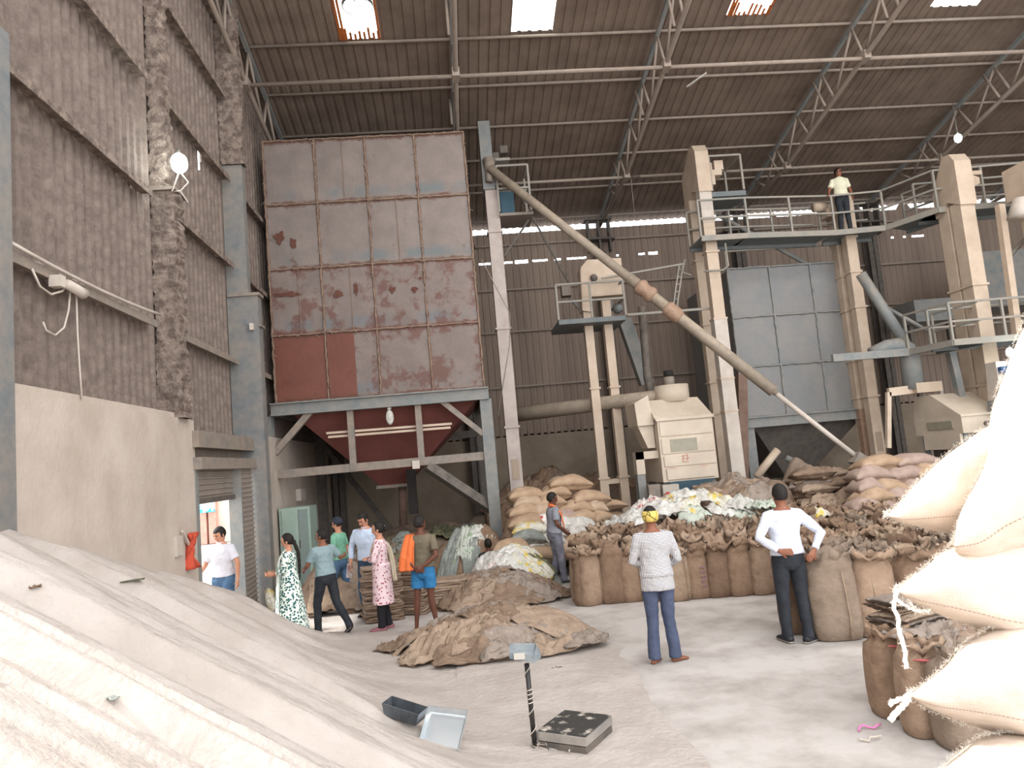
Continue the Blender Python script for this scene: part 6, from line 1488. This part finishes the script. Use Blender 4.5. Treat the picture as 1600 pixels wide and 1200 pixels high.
c_polo = mat('white_polo', '#cfccd2', '#c0bdc5', 5, .85, wrinkle=.03)
c_cream = mat('cream_polo', '#d9d6bc', '#ccc8ac', 5, .85, wrinkle=.03)
c_pink = spots('pink_print', '#e3c9cc', '#9a4a5a', 22, None, (.28, .36))
c_teal = spots('teal_print', '#e2e8dd', '#1f5a58', 26, None, (.42, .5))
c_teal2 = mat('teal_dupatta', '#dfe6e0', '#3f8a88', 3, .85, contrast=(.5, .58), wrinkle=.03)
c_leg = mat('black_leggings', '#201d22', rough=.85)
m_shoe = mat('black_shoe', '#26262a', rough=.5)
m_belt = mat('brown_belt', '#4a2a22', rough=.5)
def ribbon(nm, pts, wds, m, root, nrm=(1, 0, 0), th=.008, par=None):
    mb = MB(); G = []; n = len(pts)
    for i, p in enumerate(pts):
        p = Vector(p); a = Vector(nrm[i] if isinstance(nrm[0], (tuple, list)) else nrm).normalized(); K = 8
        G.append([p+a*wds[i]*(j/K-.5)*2+Vector((0, 0, 1)).cross(a)*.014*math.sin(j*1.9+i*.35) for j in range(K+1)])
    mb.grid(G); o = mb.build(nm, m, root); s = o.modifiers.new('s', 'SOLIDIFY'); s.thickness = th; s.offset = 0; u = o.modifiers.new('u', 'SUBSURF'); u.levels = u.render_levels = 1
    return o
# facing: local +Y. rz = 0 looks away from the camera, pi/2 looks left, -pi/2 right, pi towards the camera
a = person('person seen from behind in white shirt and black trousers, hands at waist', ground(1247, 1004), .02, 1.80,
           dict(Lel=(-.34, -.10, 1.17), Lwr=(-.17, -.20, 1.02), Lhd=(.9, -.35, -.1), Lpn=(0, 1, 0), Rel=(.36, -.12, 1.17), Rwr=(.22, -.19, .99), Rhd=(-.6, -.35, -.5), Rpn=(0, 1, 0), Lkn=(-.10, .02, .5), Lan=(-.09, .04, .09), Ran=(.10, -.06, .09), Rkn=(.11, 0, .5), Rfoot=1.0, Lfoot=-.1, lean=0),
           skin=m_skin, shirt=c_white, sleeve=.9, hem=1.0, trousers=c_black, shoes=m_shoe, belt=m_belt)
a = person('person seen from behind in checked shirt, slate trousers and yellow headcloth', ground(1040, 1035), -.10, 1.70,
           dict(Lel=(-.25, .02, 1.13), Lwr=(-.10, .20, 1.02), Lhd=(.8, .3, 0), Rel=(.26, .02, 1.12), Rwr=(.14, .2, 1.0), Rhd=(-.6, .6, .1), Lan=(-.12, -.02, .08), Ran=(.12, 0, .08), Rfoot=1.1, Lfoot=.5),
           skin=m_skin, shirt=c_check, sleeve=.55+.3, hem=.80, trousers=c_navy, flare=.012)
hc, Mh = a['hc'], a['Mh']
hcl = spots('yellow_black_cloth', '#cfb45e', '#2b2418', 9, 'edge', (.02, .05))
mb = MB(); mb.loft([hc+Mh @ Vector((0, -.015, z)) for z in (-.045, -.02, .02, .055, .075)], [(.076, .098), (.088, .112), (.094, .118), (.092, .112), (.076, .094)], (1, 0, 0), 20)
mb.ball(hc+Mh @ Vector((.02, -.115, .02)), (.04, .025, .03), 10, 6); mb.build('headcloth', hcl, a['root'])
a = person('person in grey t-shirt with orange scarf round the neck, facing right', ground(874, 911), -1.45, 1.68,
           dict(Lel=(-.22, .02, 1.14), Lwr=(-.12, .2, .97), Rel=(.22, .0, 1.13), Rwr=(.12, .19, .96), Lhd=(.3, .6, -.5), Rhd=(-.3, .6, -.5), head_pitch=-8, Ran=(.10, .08, .08), Rkn=(.1, .06, .5), Lan=(-.1, -.08, .08)),
           skin=m_skind, shirt=c_grey, sleeve=.45, hem=.88, trousers=c_greyt, shoes=m_shoe, bulk=1.06, collar=False)
L = a['LN']
ribbon('scarf', [L((-.13, .14, 1.16)), L((-.12, .13, 1.30)), L((-.1, .07, 1.44)), L((-.05, -.08, 1.49)), L((.05, -.08, 1.49)), L((.11, .07, 1.44)), L((.14, .13, 1.30)), L((.15, .15, 1.14)), L((.15, .16, 1.02))], [.035, .045, .04, .04, .04, .045, .05, .055, .05], c_orange, a['root'], [(1, 0, 0), (1, 0, 0), (1, .5, .3), (0, .3, 1), (0, .3, 1), (-1, .5, .3), (-1, .2, 0), (-1, .2, 0), (-1, .2, 0)])
a = person('barefoot person in blue shorts, orange towel over shoulder, hands behind the back', ground(668, 987), -.22, 1.66,
           dict(head_yaw=-35, Lel=(-.24, -.12, 1.13), Lwr=(-.06, -.19, .97), Lhd=(.8, -.1, -.3), Lpn=(0, 1, 0), Rel=(.25, -.13, 1.13), Rwr=(.06, -.2, .99), Rhd=(-.8, -.2, -.35), Rpn=(0, 1, 0), Lan=(-.16, 0, .08), Lkn=(-.12, .0, .49), Ran=(.15, .03, .08), Lfoot=-.4, Rfoot=.3),
           skin=m_skind, shirt=c_khaki, sleeve=.5, hem=.93, trousers=c_blue, legs=.62, collar=False)
L = a['LN']
ribbon('towel', [L((-.14, .12, 1.22)), L((-.14, .09, 1.40)), L((-.14, .0, 1.475)), L((-.15, -.10, 1.42)), L((-.17, -.155, 1.25)), L((-.19, -.19, 1.10)), L((-.20, -.20, .92))], [.07, .07, .07, .085, .1, .12, .12], c_orange, a['root'], (1, .1, 0), .012)
a = person('person in pink printed kurta and black leggings, arms folded, facing left', ground(602, 984), 1.45, 1.60,
           dict(Lel=(-.19, .06, 1.13), Lwr=(.02, .2, 1.12), Lhd=(.9, .1, .1), Rel=(.19, .05, 1.13), Rwr=(-.0, .22, 1.15), Rhd=(-.9, .1, .1), head_pitch=-8, Lan=(-.08, .03, .08), Ran=(.08, -.05, .08)),
           skin=m_skinl, shirt=c_pink, sleeve=.8, kurta=(.42, .22), trousers=c_leg, woman=True, hair='bun', shoes=mat('pink_slipper', '#8f5a62', rough=.7), collar=False)
L = a['LN']
ribbon('dupatta', [L((-.10, .14, 1.2)), L((-.1, .10, 1.38)), L((-.08, .0, 1.465)), L((0, -.09, 1.47)), L((.09, .02, 1.46)), L((.13, -.08, 1.38)), L((.15, -.15, 1.2)), L((.14, -.17, .95)), L((.12, -.19, .72))], [.04, .05, .05, .05, .05, .05, .045, .04, .04], mat('cream_dupatta', '#d8cdb8', '#c8bda4', 5, .85), a['root'], [(1, 0, 0), (1, 0, 0), (1, .4, .3), (0, .6, 1), (-1, .4, .3), (0, 1, .2), (0, 1, 0), (0, 1, 0), (0, 1, 0)])
a = person('person in pale blue shirt holding a notebook behind the folded sack stack', ground(583, 962), 2.75, 1.72,
           dict(lean=10, head_pitch=-28, head_yaw=-15, Rel=(.30, .02, 1.14), Rwr=(.26, .16, .92), Rhd=(.1, .3, -.9), Lel=(-.27, .02, 1.16), Lwr=(-.2, .14, .95), Rkn=(.12, .08, .5), Ran=(.13, .0, .08)),
           skin=m_skinl, shirt=c_lblue, sleeve=.75, hem=.98, trousers=c_jeand, shoes=m_shoe, belt=m_belt, bulk=1.1)
J = a['J']; nb = MB().box(J['Rwr']+Vector((.0, .06, -.12)), (.012, .16, .22), Matrix.Rotation(.25, 3, 'X'))
o = nb.build('notebook', mat('notebook_red', '#7a3b30', '#e4ddd6', 9, .6)); o.matrix_world = Matrix.LocRotScale(a['root'].location, a['root'].rotation_euler, a['root'].scale); tag(o, 'dark red notebook held low by the person in the pale blue shirt', 'notebook')
a = person('person in green t-shirt, dark cap and blue jeans behind the group', ground(536, 956), 1.2, 1.62,
           dict(Lkn=(-.09, .16, .50), Lan=(-.09, .08, .09), Rkn=(.09, -.06, .5), Ran=(.09, -.34, .16), Rfp=35, head_pitch=-12, Lwr=(-.22, .16, .92), Rwr=(.22, .04, .88)),
           skin=m_skinl, shirt=c_green, sleeve=.45, hem=.9, trousers=c_jean, shoes=mat('pale_shoe', '#b9b0a8', rough=.7), hair='cap', bulk=.9, collar=False)
a = person('person in grey teal shirt and black trousers striding left, elbow out', ground(514, 990), .75, 1.56,
           dict(lean=4, head_yaw=30, Lel=(-.25, .12, 1.15), Lwr=(-.2, .32, 1.08), Rel=(.34, .02, 1.20), Rwr=(.52, .2, 1.2), Rhd=(.8, .5, .1), Lkn=(-.1, .14, .49), Lan=(-.11, .14, .08), Rkn=(.12, -.1, .50), Ran=(.16, -.38, .14), Rfp=30),
           skin=m_skin, shirt=c_teals, sleeve=.5, hem=.95, trousers=c_black, shoes=m_shoe, belt=m_belt)
a = person('person in long teal printed dress with a long black braid', ground(458, 1000), 1.5, 1.55,
           dict(Lel=(-.18, .04, 1.14), Lwr=(-.10, .26, 1.08), Rel=(.19, .03, 1.14), Rwr=(.10, .25, 1.06), Lhd=(.1, .9, .2), Rhd=(0, .9, .2), head_pitch=-15),
           skin=m_skinl, shirt=c_teal, sleeve=.55+.05, kurta=(.10, .36), trousers=c_leg, woman=True, hair='braid', shoes=m_shoe, collar=False)
L = a['LN']; J = a['J']
ribbon('dupatta', [L((-.13, .20, .30)), L((-.15, .17, .65)), L((-.15, .15, 1.0)), L((-.13, .14, 1.25)), L((-.11, .09, 1.41)), L((-.05, -.05, 1.475)), L((.06, -.06, 1.475)), L((.13, .08, 1.42)), L((.16, .14, 1.25)), L((.18, .17, .95)), L((.18, .22, .5)), L((.18, .24, .3))], [.12, .11, .09, .07, .05, .05, .05, .06, .09, .10, .11, .12], c_teal2, a['root'], [(1, .6, 0)]*3+[(1, .5, 0), (1, .4, .2), (0, .3, 1), (0, .3, 1), (-1, .4, .2), (-1, .5, 0), (-1, .6, 0), (-1, .6, 0), (-1, .6, 0)])
o = MB().box(J['Lwr']+Vector((.04, .1, .06)), (.075, .012, .14), Matrix.Rotation(-.5, 3, 'X')).build('mobile_phone', m_darkst); o.matrix_world = Matrix.LocRotScale(a['root'].location, a['root'].rotation_euler, a['root'].scale); tag(o, 'dark mobile phone held up by the person in the teal dress', 'phone')
a = person('person in white polo shirt and blue jeans in the bright doorway', (P(350, 925, Y=12.2).x, 12.2, 0), 2.85, 1.70,
           dict(head_pitch=-25, head_yaw=-20, Rel=(.30, .02, 1.12), Rwr=(.36, .2, .95), Lel=(-.29, .02, 1.14), Lwr=(-.31, .08, .88), lean=3),
           skin=m_skinl, shirt=c_polo, sleeve=.5, hem=.97, trousers=c_jean, shoes=m_shoe, belt=m_belt, bulk=1.05)
q = P(1323, 361, Y=17.95)
a = person('person in cream polo shirt and sunglasses standing on the high walkway', (q.x, 17.98, ZC), 3.0, 1.74,
           dict(head_yaw=32, Rel=(.30, .04, 1.14), Rwr=(.40, .2, .95), Rhd=(.5, .5, -.5), Lel=(-.25, -.02, 1.13), Lwr=(-.24, .1, .9), Lan=(-.12, 0, .08), Ran=(.12, 0, .08)),
           skin=m_skin, shirt=c_cream, sleeve=.55, hem=.97, trousers=c_black, shoes=m_shoe, hair='glasses')
q = P(763, 853, Y=14.9)
a = person('person sitting low behind the silo leg, only dark hair clearly showing', (q.x, 15.0, -.78), .3, 1.6,
           dict(Lkn=(-.14, .34, 1.2), Lan=(-.12, .5, .92), Rkn=(.14, .34, 1.2), Ran=(.12, .5, .92), Lel=(-.22, .1, 1.14), Lwr=(-.15, .3, .95), Rel=(.22, .1, 1.14), Rwr=(.15, .3, .95)), skin=m_skind, shirt=c_black, sleeve=.5, collar=False)
